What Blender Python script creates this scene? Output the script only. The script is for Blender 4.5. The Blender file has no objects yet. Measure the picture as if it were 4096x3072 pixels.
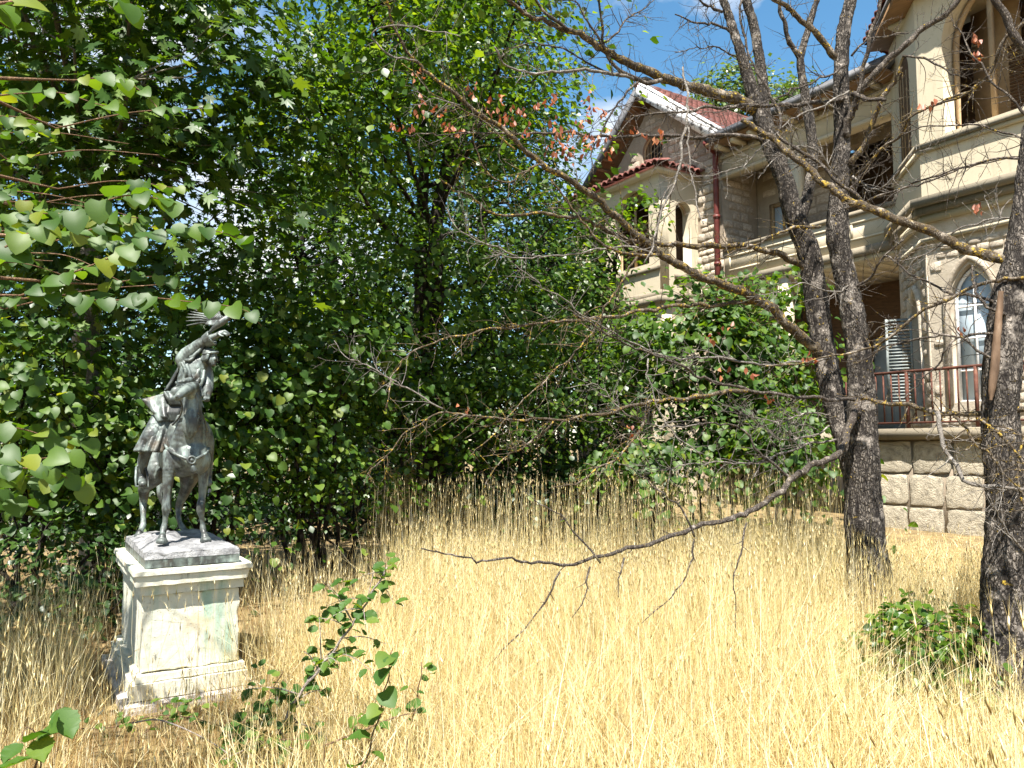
import bpy, bmesh, math, random
import numpy as np
from mathutils import Vector, Matrix, noise as mnoise

# ------------------------------------------------------------------ camera, light, exposure
SC = bpy.context.scene
COL = SC.collection
FPX = 773.0
PITCH = math.radians(4.52)
EYE = 1.6
cam_d = bpy.data.cameras.new("camera")
cam_d.sensor_width = 36.0
cam_d.lens = FPX / 1024.0 * 36.0
cam_d.clip_start = 0.05
cam_d.clip_end = 3000.0
cam = bpy.data.objects.new("camera", cam_d)
COL.objects.link(cam)
cam.location = (0, 0, EYE)
cam.rotation_euler = (math.radians(90) + PITCH, 0, 0)
SC.camera = cam

SUN_EL = math.radians(62.0)
SUN_AZ = math.atan2(-0.22, -0.975)          # direction (sin, cos) towards the sun: behind the camera, a little left
sun_vec = Vector((math.sin(SUN_AZ) * math.cos(SUN_EL), math.cos(SUN_AZ) * math.cos(SUN_EL), math.sin(SUN_EL)))
sun_d = bpy.data.lights.new("sun", 'SUN')
sun_d.energy = 5.0
sun_d.angle = math.radians(0.53)
sun_d.color = (1.0, 0.955, 0.88)
sun = bpy.data.objects.new("sun", sun_d)
COL.objects.link(sun)
sun.rotation_euler = sun_vec.to_track_quat('Z', 'Y').to_euler()

W = bpy.data.worlds.new("World")
SC.world = W
W.use_nodes = True
wn, wl = W.node_tree.nodes, W.node_tree.links
wn.clear()
w_out = wn.new("ShaderNodeOutputWorld")
w_bg = wn.new("ShaderNodeBackground")
w_bg.inputs[1].default_value = 0.058
w_sky = wn.new("ShaderNodeTexSky")
w_sky.sky_type = 'NISHITA'
w_sky.sun_disc = False
w_sky.sun_elevation = SUN_EL
w_sky.sun_rotation = SUN_AZ
w_sky.air_density = 1.0
w_sky.dust_density = 0.15
w_sky.ozone_density = 1.0
w_tc = wn.new("ShaderNodeTexCoord")
w_map = wn.new("ShaderNodeMapping")
w_map.inputs['Scale'].default_value = (1.0, 1.0, 1.7)
w_map.inputs['Location'].default_value = (0.28, 0.1, 0.06)
w_noise = wn.new("ShaderNodeTexNoise")
w_noise.inputs['Scale'].default_value = 3.3
w_noise.inputs['Detail'].default_value = 9.0
w_noise.inputs['Roughness'].default_value = 0.55
w_noise.inputs['Distortion'].default_value = 0.25
w_ramp = wn.new("ShaderNodeValToRGB")
w_ramp.color_ramp.elements[0].position = 0.485
w_ramp.color_ramp.elements[0].color = (0, 0, 0, 1)
w_ramp.color_ramp.elements[1].position = 0.66
w_ramp.color_ramp.elements[1].color = (1, 1, 1, 1)
w_mix = wn.new("ShaderNodeMix")
w_mix.data_type = 'RGBA'
w_mix.inputs['B'].default_value = (6.6, 6.7, 6.9, 1)
wl.new(w_tc.outputs['Generated'], w_map.inputs['Vector'])
wl.new(w_map.outputs['Vector'], w_noise.inputs['Vector'])
wl.new(w_noise.outputs['Fac'], w_ramp.inputs['Fac'])
wl.new(w_ramp.outputs['Color'], w_mix.inputs['Factor'])
w_hsv = wn.new("ShaderNodeHueSaturation")
w_hsv.inputs['Saturation'].default_value = 1.22
w_hsv.inputs['Value'].default_value = 1.2
w_hsv.inputs['Hue'].default_value = 0.488
wl.new(w_sky.outputs['Color'], w_hsv.inputs['Color'])
wl.new(w_hsv.outputs['Color'], w_mix.inputs['A'])
wl.new(w_mix.outputs['Result'], w_bg.inputs['Color'])
wl.new(w_bg.outputs[0], w_out.inputs['Surface'])

SC.view_settings.view_transform = 'Standard'
SC.view_settings.look = 'None'
SC.view_settings.gamma = 1.0
SC.view_settings.use_curve_mapping = False
SC.view_settings.exposure = 1.72
SC.render.engine = 'CYCLES'
SC.cycles.max_bounces = 7
SC.cycles.transparent_max_bounces = 8

# ------------------------------------------------------------------ helpers
rng = np.random.default_rng(11)
R = random.Random(5)
_c, _s = math.cos(PITCH), math.sin(PITCH)


def ray(u, v):
    x = (u - 512.0) / FPX
    up = (384.0 - v) / FPX
    return Vector((x, _c - _s * up, _s + _c * up))


def at(u, v, Y):
    """the point of the place seen at picture position (u, v), Y metres ahead"""
    d = ray(u, v)
    k = Y / d.y
    return Vector((d.x * k, Y, EYE + d.z * k))


def proj_np(P):
    P = np.asarray(P, float)
    y = P[:, 1] * _c + (P[:, 2] - EYE) * _s
    z = -P[:, 1] * _s + (P[:, 2] - EYE) * _c
    y = np.where(np.abs(y) < 1e-4, 1e-4, y)
    return 512 + FPX * P[:, 0] / y, 384 - FPX * z / y, y


def smooth01(t):
    t = np.clip(t, 0, 1)
    return t * t * (3 - 2 * t)


def gh(x, y):
    x = np.asarray(x, float)
    y = np.asarray(y, float)
    base = 0.34 * smooth01((y - 5.5) / 6.0) * smooth01((x + 0.5) / 5.5)
    return base + 0.035 * np.sin(x * 0.9 + 1.3) * np.cos(y * 0.7) * smooth01((np.hypot(x + 2.3, y - 5.4) - 0.8) / 2)


def mk(name, V, faces):
    """mesh from a vertex array and a list of (m, k) face arrays"""
    me = bpy.data.meshes.new(name)
    V = np.asarray(V, np.float32).reshape(-1, 3)
    faces = [np.asarray(f, np.int32) for f in faces if len(f)]
    me.vertices.add(len(V))
    me.vertices.foreach_set("co", V.ravel())
    loops = np.concatenate([f.ravel() for f in faces])
    sizes = np.concatenate([np.full(len(f), f.shape[1], np.int32) for f in faces])
    starts = np.concatenate([[0], np.cumsum(sizes)[:-1]]).astype(np.int32)
    me.loops.add(len(loops))
    me.loops.foreach_set("vertex_index", loops)
    me.polygons.add(len(sizes))
    me.polygons.foreach_set("loop_start", starts)
    me.update(calc_edges=True)
    return me


def smooth_mesh(me):
    me.polygons.foreach_set("use_smooth", np.ones(len(me.polygons), bool))


def obj(name, me, mat=None, parent=None, loc=None, kind=None):
    o = bpy.data.objects.new(name, me)
    COL.objects.link(o)
    if mat is not None and me is not None and not me.materials:
        me.materials.append(mat)
    if parent is not None:
        o.parent = parent
    if loc is not None:
        o.location = loc
    if kind:
        o["kind"] = kind
    return o


def thing(name, label, cat, loc=(0, 0, 0), rotz=0.0, group=None):
    o = bpy.data.objects.new(name, None)
    COL.objects.link(o)
    o.location = loc
    o.rotation_euler = (0, 0, rotz)
    o.empty_display_size = 0.2
    o["label"] = label
    o["category"] = cat
    if group:
        o["group"] = group
    return o


class MB:
    """collects simple shapes into one mesh"""

    def __init__(self):
        self.v = []
        self.q = []
        self.t = []
        self.n = 0

    def add(self, V, quads=(), tris=()):
        V = np.asarray(V, float).reshape(-1, 3)
        self.v.append(V)
        if len(quads):
            self.q.append(np.asarray(quads) + self.n)
        if len(tris):
            self.t.append(np.asarray(tris) + self.n)
        self.n += len(V)
        return self

    def box(self, a, b):
        x0, y0, z0 = a
        x1, y1, z1 = b
        V = [(x0, y0, z0), (x1, y0, z0), (x1, y1, z0), (x0, y1, z0), (x0, y0, z1), (x1, y0, z1), (x1, y1, z1), (x0, y1, z1)]
        return self.add(V, [(3, 2, 1, 0), (4, 5, 6, 7), (0, 1, 5, 4), (1, 2, 6, 5), (2, 3, 7, 6), (3, 0, 4, 7)])

    def tube(self, P, r, sides=6, cap=True):
        P = np.asarray(P, float)
        n = len(P)
        r = np.broadcast_to(np.asarray(r, float), (n,))
        T = np.gradient(P, axis=0)
        T /= np.linalg.norm(T, axis=1, keepdims=True) + 1e-9
        m = T.mean(0)
        ref = np.eye(3)[int(np.argmin(np.abs(m)))]
        A = np.cross(T, ref)
        A /= np.linalg.norm(A, axis=1, keepdims=True) + 1e-9
        B = np.cross(T, A)
        an = np.arange(sides) / sides * 2 * np.pi
        V = P[:, None] + r[:, None, None] * (A[:, None] * np.cos(an)[None, :, None] + B[:, None] * np.sin(an)[None, :, None])
        i = np.arange(n - 1)[:, None] * sides
        j = np.arange(sides)[None]
        k = (j + 1) % sides
        Q = np.stack([i + j, i + k, i + sides + k, i + sides + j], -1).reshape(-1, 4)
        V = V.reshape(-1, 3)
        tr = []
        if cap:
            V = np.vstack([V, P[:1], P[-1:]])
            c0, c1 = n * sides, n * sides + 1
            for jj in range(sides):
                kk = (jj + 1) % sides
                tr.append((c0, kk, jj))
                tr.append((c1, (n - 1) * sides + jj, (n - 1) * sides + kk))
        return self.add(V, Q, tr)

    def lathe(self, prof, sides=16, M=None):
        an = np.arange(sides) / sides * 2 * np.pi
        V = np.array([(r * math.cos(a), r * math.sin(a), z) for r, z in prof for a in an])
        if M is not None:
            V = V @ np.array(M.to_3x3()).T + np.array(M.translation)
        n = len(prof)
        i = np.arange(n - 1)[:, None] * sides
        j = np.arange(sides)[None]
        k = (j + 1) % sides
        return self.add(V, np.stack([i + j, i + k, i + sides + k, i + sides + j], -1).reshape(-1, 4))

    def mesh(self, name):
        F = []
        if self.q:
            F.append(np.concatenate(self.q))
        if self.t:
            F.append(np.concatenate(self.t))
        return mk(name, np.concatenate(self.v), F)

    def build(self, name, mat, parent=None, smooth=False, kind=None, loc=None):
        me = self.mesh(name)
        if smooth:
            smooth_mesh(me)
        return obj(name, me, mat, parent, loc, kind)


def bevel(o, w=0.01, seg=2):
    m = o.modifiers.new("bevel", 'BEVEL')
    m.width = w
    m.segments = seg
    m.limit_method = 'ANGLE'
    return o


def resample(P, r, step):
    """Catmull-Rom through P, with radii, at about `step` metres"""
    P = np.asarray(P, float)
    r = np.asarray(r, float)
    if len(P) < 2:
        return P, r
    E = np.vstack([2 * P[0] - P[1], P, 2 * P[-1] - P[-2]])
    out, ro = [], []
    for i in range(len(P) - 1):
        p0, p1, p2, p3 = E[i:i + 4]
        m = max(2, int(np.linalg.norm(p2 - p1) / step) + 1)
        for k in range(m):
            t = k / m
            out.append(0.5 * (2 * p1 + (p2 - p0) * t + (2 * p0 - 5 * p1 + 4 * p2 - p3) * t * t + (3 * p1 - p0 - 3 * p2 + p3) * t ** 3))
            ro.append(r[i] * (1 - t) + r[i + 1] * t)
    out.append(P[-1])
    ro.append(r[-1])
    return np.array(out), np.array(ro)


# ------------------------------------------------------------------ materials
class N:
    """small node-tree builder"""

    def __init__(self, name):
        self.m = bpy.data.materials.new(name)
        self.m.use_nodes = True
        self.t = self.m.node_tree
        self.t.nodes.clear()
        self.out = self.t.nodes.new("ShaderNodeOutputMaterial")

    def n(self, typ, **kw):
        nd = self.t.nodes.new("ShaderNode" + typ)
        for k, v in kw.items():
            if k.startswith("i_"):
                nd.inputs[k[2:].replace("_", " ")].default_value = v
            else:
                setattr(nd, k, v)
        return nd

    def l(self, a, b):
        self.t.links.new(a, b)

    def coords(self, kind='Object', scale=(1, 1, 1)):
        tc = self.n("TexCoord")
        if scale == (1, 1, 1):
            return tc.outputs[kind]
        mp = self.n("Mapping")
        mp.inputs['Scale'].default_value = scale
        self.l(tc.outputs[kind], mp.inputs['Vector'])
        return mp.outputs[0]

    def noise(self, vec, scale, detail=5, rough=0.55, dist=0.0):
        nz = self.n("TexNoise")
        nz.inputs['Scale'].default_value = scale
        nz.inputs['Detail'].default_value = detail
        nz.inputs['Roughness'].default_value = rough
        nz.inputs['Distortion'].default_value = dist
        self.l(vec, nz.inputs['Vector'])
        return nz.outputs['Fac']

    def voronoi(self, vec, scale, feature='F1', out='Distance', rnd=1.0):
        nz = self.n("TexVoronoi", feature=feature)
        nz.inputs['Scale'].default_value = scale
        nz.inputs['Randomness'].default_value = rnd
        self.l(vec, nz.inputs['Vector'])
        return nz.outputs[out]

    def ramp(self, fac, stops):
        rp = self.n("ValToRGB")
        e = rp.color_ramp.elements
        while len(e) < len(stops):
            e.new(0.5)
        for el, (p, c) in zip(e, stops):
            el.position = p
            el.color = (*c, 1) if len(c) == 3 else c
        self.l(fac, rp.inputs['Fac'])
        return rp.outputs['Color']

    def step(self, fac, a, b):
        return self.ramp(fac, [(a, (0, 0, 0)), (b, (1, 1, 1))])

    def mix(self, fac, a, b, blend='MIX'):
        mx = self.n("Mix", data_type='RGBA', blend_type=blend)
        for s, x in ((mx.inputs['Factor'], fac), (mx.inputs['A'], a), (mx.inputs['B'], b)):
            if isinstance(x, (int, float)):
                s.default_value = x if s.type == 'VALUE' else (x, x, x, 1)
            elif isinstance(x, tuple):
                s.default_value = (*x, 1) if len(x) == 3 else x
            else:
                self.l(x, s)
        return mx.outputs['Result']

    def math(self, op, a, b=0.0):
        md = self.n("Math", operation=op)
        for i, x in enumerate((a, b)):
            if isinstance(x, (int, float)):
                md.inputs[i].default_value = x
            else:
                self.l(x, md.inputs[i])
        return md.outputs[0]

    def bump(self, h, strength=0.5, dist=0.01):
        b = self.n("Bump")
        b.inputs['Strength'].default_value = strength
        b.inputs['Distance'].default_value = dist
        self.l(h, b.inputs['Height'])
        return b.outputs[0]

    def principled(self, color, rough=0.8, normal=None, metallic=0.0, spec=0.3):
        p = self.n("BsdfPrincipled")
        for s, x in (('Base Color', color), ('Roughness', rough), ('Metallic', metallic), ('Specular IOR Level', spec)):
            if isinstance(x, (int, float)):
                p.inputs[s].default_value = x
            elif isinstance(x, tuple):
                p.inputs[s].default_value = (*x, 1)
            else:
                self.l(x, p.inputs[s])
        if normal is not None:
            self.l(normal, p.inputs['Normal'])
        self.l(p.outputs[0], self.out.inputs['Surface'])
        return self.m


def leaf_mat(name, stops, trans=0.35, gloss=0.05, grough=0.38, tcol=(1.0, 1.0, 0.35)):
    k = N(name)
    geo = k.n("NewGeometry")
    oi = k.n("ObjectInfo")
    rnd = k.math('FRACT', k.math('ADD', geo.outputs['Random Per Island'], oi.outputs['Random']))
    col = k.ramp(rnd, stops)
    d = k.n("BsdfDiffuse")
    k.l(col, d.inputs['Color'])
    t = k.n("BsdfTranslucent")
    k.l(k.mix(1.0, col, tcol, 'MULTIPLY'), t.inputs['Color'])
    m1 = k.n("MixShader")
    m1.inputs[0].default_value = trans
    k.l(d.outputs[0], m1.inputs[1])
    k.l(t.outputs[0], m1.inputs[2])
    g = k.n("BsdfGlossy")
    g.inputs['Roughness'].default_value = grough
    g.inputs['Color'].default_value = (1, 1, 1, 1)
    m2 = k.n("MixShader")
    m2.inputs[0].default_value = gloss
    k.l(m1.outputs[0], m2.inputs[1])
    k.l(g.outputs[0], m2.inputs[2])
    k.l(m2.outputs[0], k.out.inputs['Surface'])
    return k.m


M = {}
M['leaf_linden'] = leaf_mat('linden_leaf', [(0, (.024, .060, .006)), (.4, (.042, .10, .009)), (.75, (.085, .15, .013)), (1, (.13, .20, .02))], .50, .02, .38, (2.0, 1.75, .45))
M['leaf_plane'] = leaf_mat('plane_leaf', [(0, (.020, .052, .008)), (.5, (.042, .095, .011)), (1, (.10, .16, .02))], .42, .022, .42, (1.9, 1.7, .4))
M['leaf_judas'] = leaf_mat('judas_leaf', [(0, (.028, .072, .010)), (.5, (.052, .11, .013)), (.85, (.08, .145, .016)), (1, (.16, .19, .02))], .46, .018, .5, (1.9, 1.75, .4))
M['leaf_dark'] = leaf_mat('dark_leaf', [(0, (.014, .036, .008)), (.6, (.024, .056, .011)), (1, (.045, .085, .015))], .25, .02)  # dark green, lowered further to stand in for shade under the trees
M['leaf_far'] = leaf_mat('far_leaf', [(0, (.06, .11, .02)), (.6, (.10, .16, .03)), (1, (.15, .2, .04))], .4, .03)
M['leaf_elm'] = leaf_mat('elm_leaf', [(0, (.035, .09, .014)), (.6, (.058, .125, .018)), (1, (.12, .175, .025))], .46, .015, .55, (1.6, 1.5, .4))
M['leaf_dry'] = leaf_mat('dried_leaf', [(0, (.20, .06, .03)), (.5, (.33, .11, .05)), (1, (.42, .18, .08))], .35, .03, .5, (1, .6, .4))
M['straw'] = leaf_mat('straw', [(0, (.34, .23, .09)), (.25, (.57, .46, .20)), (.7, (.72, .62, .33)), (1, (.86, .80, .58))], .32, .02, .45, (1, .9, .6))
M['straw_brown'] = leaf_mat('straw_brown', [(0, (.20, .11, .04)), (.5, (.34, .20, .07)), (1, (.5, .34, .13))], .25, .02, .5, (1, .85, .5))
M['dry_bush'] = leaf_mat('dry_bush', [(0, (.28, .20, .08)), (.5, (.40, .31, .13)), (1, (.5, .42, .2))], .3, .02, .5, (1, .9, .5))


def bark_mat(name, dark, light, lichen=0.3, scale=1.0, lcol=(.50, .33, .035), bump=0.9):
    k = N(name)
    v0 = k.coords('Object', (1, 1, 0.42))
    v2 = k.coords('Object')
    wob = k.n("TexNoise")
    wob.inputs['Scale'].default_value = 38 * scale
    wob.inputs['Detail'].default_value = 4
    k.l(v0, wob.inputs['Vector'])
    va = k.n("VectorMath", operation='MULTIPLY_ADD')
    k.l(wob.outputs['Color'], va.inputs[0])
    va.inputs[1].default_value = (.035 / scale, .035 / scale, .05 / scale)
    k.l(v0, va.inputs[2])
    v = va.outputs[0]
    fur = k.step(k.noise(k.coords('Object', (1, 1, .16)), 30 * scale, 5, .6), .36, .60)
    plates = k.voronoi(v, 62 * scale, 'DISTANCE_TO_EDGE')
    pl = k.math('MULTIPLY', k.step(plates, .0, .30), fur)
    nz = k.noise(v2, 34 * scale, 6, .65)
    c = k.mix(pl, dark, k.mix(nz, tuple(x * .55 for x in light), light))
    grey = k.step(k.noise(v2, 9 * scale, 6, .65), .55, .68)  # pale patches put into the colour for sunlit flecks on the bark
    c = k.mix(k.math('MULTIPLY', grey, .55), c, tuple(min(1, x * 1.8 + .05) for x in light))
    lm = k.step(k.noise(v2, 26 * scale, 5, .7, .3), .70 - .25 * lichen, .76 - .25 * lichen)
    lm2 = k.step(k.noise(v2, 3.0, 3, .5), .42 - .2 * lichen, .62)
    lf = k.math('MULTIPLY', lm, lm2)
    c = k.mix(lf, c, k.mix(k.noise(v2, 60, 2), lcol, (lcol[0] * 1.3, lcol[1] * 1.35, lcol[2] + .05)))
    h = k.math('ADD', k.math('MULTIPLY', pl, .6), k.math('ADD', k.math('MULTIPLY', nz, .5), k.math('MULTIPLY', lf, .3)))
    return k.principled(c, .9, k.bump(h, bump, .02), spec=.15)


M['bark'] = bark_mat('furrowed_bark', (.012, .010, .009), (.26, .225, .19), .26, .8, bump=1.0)
M['bark_branch'] = bark_mat('branch_bark', (.035, .027, .022), (.29, .25, .21), .36, 1.4)
M['bark_yellow'] = bark_mat('lichened_bark', (.05, .035, .02), (.27, .23, .185), .62, 1.2)
M['bark_pale'] = bark_mat('bleached_bark', (.16, .14, .12), (.38, .35, .31), .15, 1.5)
M['bark_live'] = bark_mat('live_bark', (.014, .011, .009), (.055, .042, .032), .0, .6)
M['bark_plane'] = bark_mat('plane_bark', (.10, .09, .07), (.26, .24, .19), .0, .5)
M['bark_shoot'] = bark_mat('shoot_bark', (.15, .09, .05), (.30, .19, .12), .0, 2.0)
M['bark_silver'] = bark_mat('silver_bark', (.30, .25, .22), (.52, .46, .42), .0, 2.0)


def simple(name, stops, scale=6, rough=.85, bump=.3, bdist=.01, bscale=None, obj_var=0.0, metallic=0, spec=.3, vecscale=(1, 1, 1), detail=6):
    k = N(name)
    v = k.coords('Object', vecscale)
    nz = k.noise(v, scale, detail, .6)
    c = k.ramp(nz, stops)
    if obj_var:
        oi = k.n("ObjectInfo")
        hv = k.n("HueSaturation")
        k.l(k.math('ADD', k.math('MULTIPLY', oi.outputs['Random'], 2 * obj_var), 1 - obj_var), hv.inputs['Value'])
        k.l(c, hv.inputs['Color'])
        c = hv.outputs[0]
    nb = k.noise(v, bscale or scale * 4, 6, .65)
    return k.principled(c, rough, k.bump(nb, bump, bdist), metallic, spec)


M['ground'] = simple('dry_earth', [(.3, (.09, .062, .032)), (.5, (.17, .12, .055)), (.7, (.30, .22, .10))], 3.5, .95, .6, .03, 30)
M['plaster'] = None


def plaster_mat(name, base, dirt=(.16, .13, .09), amount=.35, bump=.25):
    k = N(name)
    v = k.coords('Object')
    vs = k.coords('Object', (2.2, 2.2, .28))
    c = k.mix(k.noise(v, 2.2, 5), tuple(x * .86 for x in base), base)
    streak = k.step(k.noise(vs, 3.0, 6, .65), .56, .80)
    spots = k.step(k.noise(v, 7, 7, .7), .58, .74)
    c = k.mix(k.math('MULTIPLY', streak, amount), c, dirt)
    c = k.mix(k.math('MULTIPLY', spots, amount * .7), c, dirt)
    return k.principled(c, .9, k.bump(k.noise(v, 45, 5, .7), bump, .01), spec=.2)


M['plaster'] = plaster_mat('cream_plaster', (.52, .45, .325), (.15, .115, .075), .42)
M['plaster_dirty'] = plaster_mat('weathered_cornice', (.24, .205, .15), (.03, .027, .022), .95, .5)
M['concrete'] = plaster_mat('slab_concrete', (.26, .22, .16), (.07, .06, .045), .6, .5)
M['mortar'] = simple('mortar', [(.3, (.24, .19, .14)), (.7, (.34, .28, .21))], 5, .95, .5, .01, 40)
M['mortar_pale'] = simple('pale_mortar', [(.3, (.32, .27, .20)), (.7, (.44, .38, .30))], 5, .95, .7, .015, 40)
M['rubble'] = simple('rubble_stone', [(.3, (.26, .20, .16)), (.5, (.38, .31, .24)), (.68, (.47, .41, .33))], 4, .92, .8, .02, 22, obj_var=.34)
M['rubble_pale'] = simple('pale_stone', [(.3, (.34, .27, .20)), (.5, (.47, .40, .31)), (.68, (.56, .50, .41))], 4, .92, .8, .02, 22, obj_var=.24)
M['ashlar'] = simple('ashlar_stone', [(.32, (.24, .21, .16)), (.5, (.42, .37, .28)), (.66, (.53, .47, .36))], 5, .93, 1.0, .03, 18, obj_var=.10)
M['tile'] = simple('roof_tile', [(.3, (.075, .026, .02)), (.55, (.13, .046, .036)), (.75, (.19, .09, .075))], 5, .85, .4, .01, 30, obj_var=.35)
M['soffit'] = simple('soffit_board', [(.3, (.15, .085, .04)), (.7, (.23, .135, .065))], 3, .8, .3, .005, 25, vecscale=(1, 6, 1))
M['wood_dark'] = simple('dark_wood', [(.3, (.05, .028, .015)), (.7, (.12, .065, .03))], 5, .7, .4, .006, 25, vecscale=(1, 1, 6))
M['wood_tan'] = simple('tan_wood', [(.3, (.26, .17, .09)), (.7, (.38, .27, .15))], 5, .75, .4, .006, 25)
M['flaking'] = None
k = N('flaking_white_paint')
v = k.coords('Object')
fl = k.step(k.noise(v, 5.5, 8, .72), .55, .60)
M['flaking'] = k.principled(k.mix(fl, (.74, .73, .72), (.13, .12, .12)), .7, k.bump(fl, .4, .01))
M['slate'] = simple('grey_flashing', [(.3, (.05, .05, .055)), (.7, (.12, .12, .125))], 6, .6, .2, .005)
M['pipe'] = simple('rust_red_paint', [(.3, (.07, .015, .012)), (.7, (.15, .035, .028))], 7, .5, .2, .004)
M['rust'] = simple('rusty_iron', [(.3, (.05, .018, .012)), (.55, (.10, .036, .022)), (.75, (.17, .08, .05))], 14, .8, .4, .004, 60)
M['pane'] = N('window_glass').principled((.42, .50, .56), .12, None, 0, .6)  # pale blue base colour stands in for reflected sky
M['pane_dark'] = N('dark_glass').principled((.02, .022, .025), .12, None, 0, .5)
M['white_frame'] = simple('white_paint', [(.35, (.55, .54, .52)), (.6, (.72, .71, .69))], 8, .6, .3, .004)
M['shutter'] = simple('grey_green_paint', [(.3, (.14, .16, .15)), (.7, (.25, .27, .26))], 8, .7, .3, .004)
M['door'] = simple('grey_blue_paint', [(.3, (.21, .25, .28)), (.7, (.33, .38, .41))], 6, .6, .3, .004)
M['wire'] = simple('galvanised_wire', [(.3, (.20, .20, .20)), (.7, (.34, .34, .33))], 20, .5, .1, .001, metallic=.6)
M['bare_wood'] = simple('bare_wood', [(.3, (.07, .042, .025)), (.6, (.15, .095, .058)), (.8, (.24, .17, .115))], 9, .8, .5, .006, 40, vecscale=(3, 3, .4))

# bronze: dark brown-black with grey-green patina lying in patches
k = N('weathered_bronze')
v = k.coords('Object')
vs = k.coords('Object', (1, 1, .3))
p1 = k.step(k.noise(v, 9, 6, .6), .42, .72)
p2 = k.step(k.noise(vs, 14, 6, .65), .52, .70)
c = k.mix(p1, (.04, .042, .04), (.17, .205, .188))
c = k.mix(k.math('MULTIPLY', p2, .75), c, (.30, .37, .34))
c = k.mix(k.math('MULTIPLY', k.step(k.noise(v, 6, 4), .60, .70), .5), c, (.10, .065, .035))
M['bronze'] = k.principled(c, k.math('ADD', k.math('MULTIPLY', p1, .22), .42), k.bump(k.noise(v, 70, 5, .7), .35, .004), .2, .5)
k = N('bronze_rock')
v = k.coords('Object')
c = k.ramp(k.noise(v, 11, 7, .65), [(.3, (.10, .10, .105)), (.5, (.24, .24, .245)), (.7, (.40, .40, .40))])
M['bronze_rock'] = k.principled(c, .65, k.bump(k.noise(v, 38, 7, .7), 1.0, .02), .1, .4)

# pedestal limestone: cream with copper-green run-off, soot and ochre
k = N('stained_limestone')
v = k.coords('Object')
vs = k.coords('Object', (6, 6, .9))
c = k.mix(k.noise(v, 6, 6), (.50, .48, .38), (.66, .64, .54))
gr = k.math('MULTIPLY', k.step(k.noise(vs, 1.6, 5, .6), .50, .66), k.step(k.noise(v, 2.4, 3), .40, .60))
c = k.mix(k.math('MULTIPLY', gr, .75), c, (.22, .36, .28))
bl = k.math('MULTIPLY', k.step(k.noise(vs, 2.6, 7, .7), .56, .70), k.step(k.noise(v, 5, 5), .42, .62))
c = k.mix(k.math('MULTIPLY', bl, .85), c, (.06, .055, .04))
oc = k.step(k.noise(v, 3.4, 4), .58, .70)
c = k.mix(k.math('MULTIPLY', oc, .5), c, (.42, .30, .12))
pit = k.step(k.noise(v, 60, 3, .6), .62, .70)
c = k.mix(k.math('MULTIPLY', pit, .5), c, (.25, .22, .16))
M['limestone'] = k.principled(c, .85, k.bump(k.math('ADD', k.noise(v, 30, 6, .7), k.math('MULTIPLY', pit, -.6)), .5, .008), spec=.2)
M['rough_stone'] = simple('rough_foundation', [(.3, (.30, .27, .25)), (.6, (.52, .48, .45)), (.75, (.6, .56, .52))], 12, .95, 1.0, .02, 30)
# ------------------------------------------------------------------ ground
def build_ground():
    xs = np.concatenate([-np.geomspace(14, 600, 14)[::-1], np.linspace(-12, 16, 85), np.geomspace(18, 600, 14)])
    ys = np.concatenate([-np.geomspace(6, 600, 12)[::-1], np.linspace(-4, 26, 91), np.geomspace(28, 900, 16)])
    X, Y = np.meshgrid(xs, ys)
    Z = gh(X, Y)
    V = np.stack([X, Y, Z], -1).reshape(-1, 3)
    nx, ny = len(xs), len(ys)
    i = np.arange(ny - 1)[:, None] * nx + np.arange(nx - 1)[None]
    Q = np.stack([i, i + 1, i + nx + 1, i + nx], -1).reshape(-1, 4)
    me = mk('ground', V, [Q])
    smooth_mesh(me)
    obj('ground', me, M['ground'], kind='structure')


build_ground()

# ------------------------------------------------------------------ mansion (own frame: t along the front, p out of it, z up)
F0 = Vector((7.3, 13.5, 0))
ROTZ = math.atan2(.848, -.53)
mansion = thing('mansion', 'abandoned cream and rubble stone mansion with red tiled gable behind the dead trees', 'mansion', F0, ROTZ)
_T = Vector((-.53, .848, 0)).normalized()
_Pn = Vector((-.848, -.53, 0)).normalized()


def from_curve(loops, half):
    """filled flat outline with holes, extruded: vertices (x, y, depth)"""
    cu = bpy.data.curves.new("outline", 'CURVE')
    cu.dimensions = '2D'
    cu.fill_mode = 'BOTH'
    cu.extrude = half
    for lp in loops:
        sp = cu.splines.new('POLY')
        sp.points.add(len(lp) - 1)
        for p, (x, y) in zip(sp.points, lp):
            p.co = (x, y, 0, 1)
        sp.use_cyclic_u = True
    o = bpy.data.objects.new("outline", cu)
    COL.objects.link(o)
    dg = bpy.context.evaluated_depsgraph_get()
    me = bpy.data.meshes.new_from_object(o.evaluated_get(dg))
    bpy.data.objects.remove(o)
    bpy.data.curves.remove(cu)
    me.materials.clear()
    return me


def wall(name, outer, holes, origin, dx, nrm, thick, mat, parent):
    """wall standing on axis dx (unit, horizontal) with its outer face at origin, thickness going back along -nrm"""
    me = from_curve([outer] + holes, thick / 2)
    n = len(me.vertices)
    co = np.empty(n * 3, np.float32)
    me.vertices.foreach_get("co", co)
    co = co.reshape(-1, 3)
    o_, dx_, nr_ = np.array(origin, float), np.array(dx, float), np.array(nrm, float)
    V = o_ + co[:, :1] * dx_ + co[:, 1:2] * np.array([0, 0, 1.0]) + (co[:, 2:3] - thick / 2) * nr_
    me.vertices.foreach_set("co", V.astype(np.float32).ravel())
    if np.dot(np.cross(dx_, [0, 0, 1.0]), nr_) < 0:
        me.flip_normals()
    me.update()
    me.name = name
    return obj(name, me, mat, parent)


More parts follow.
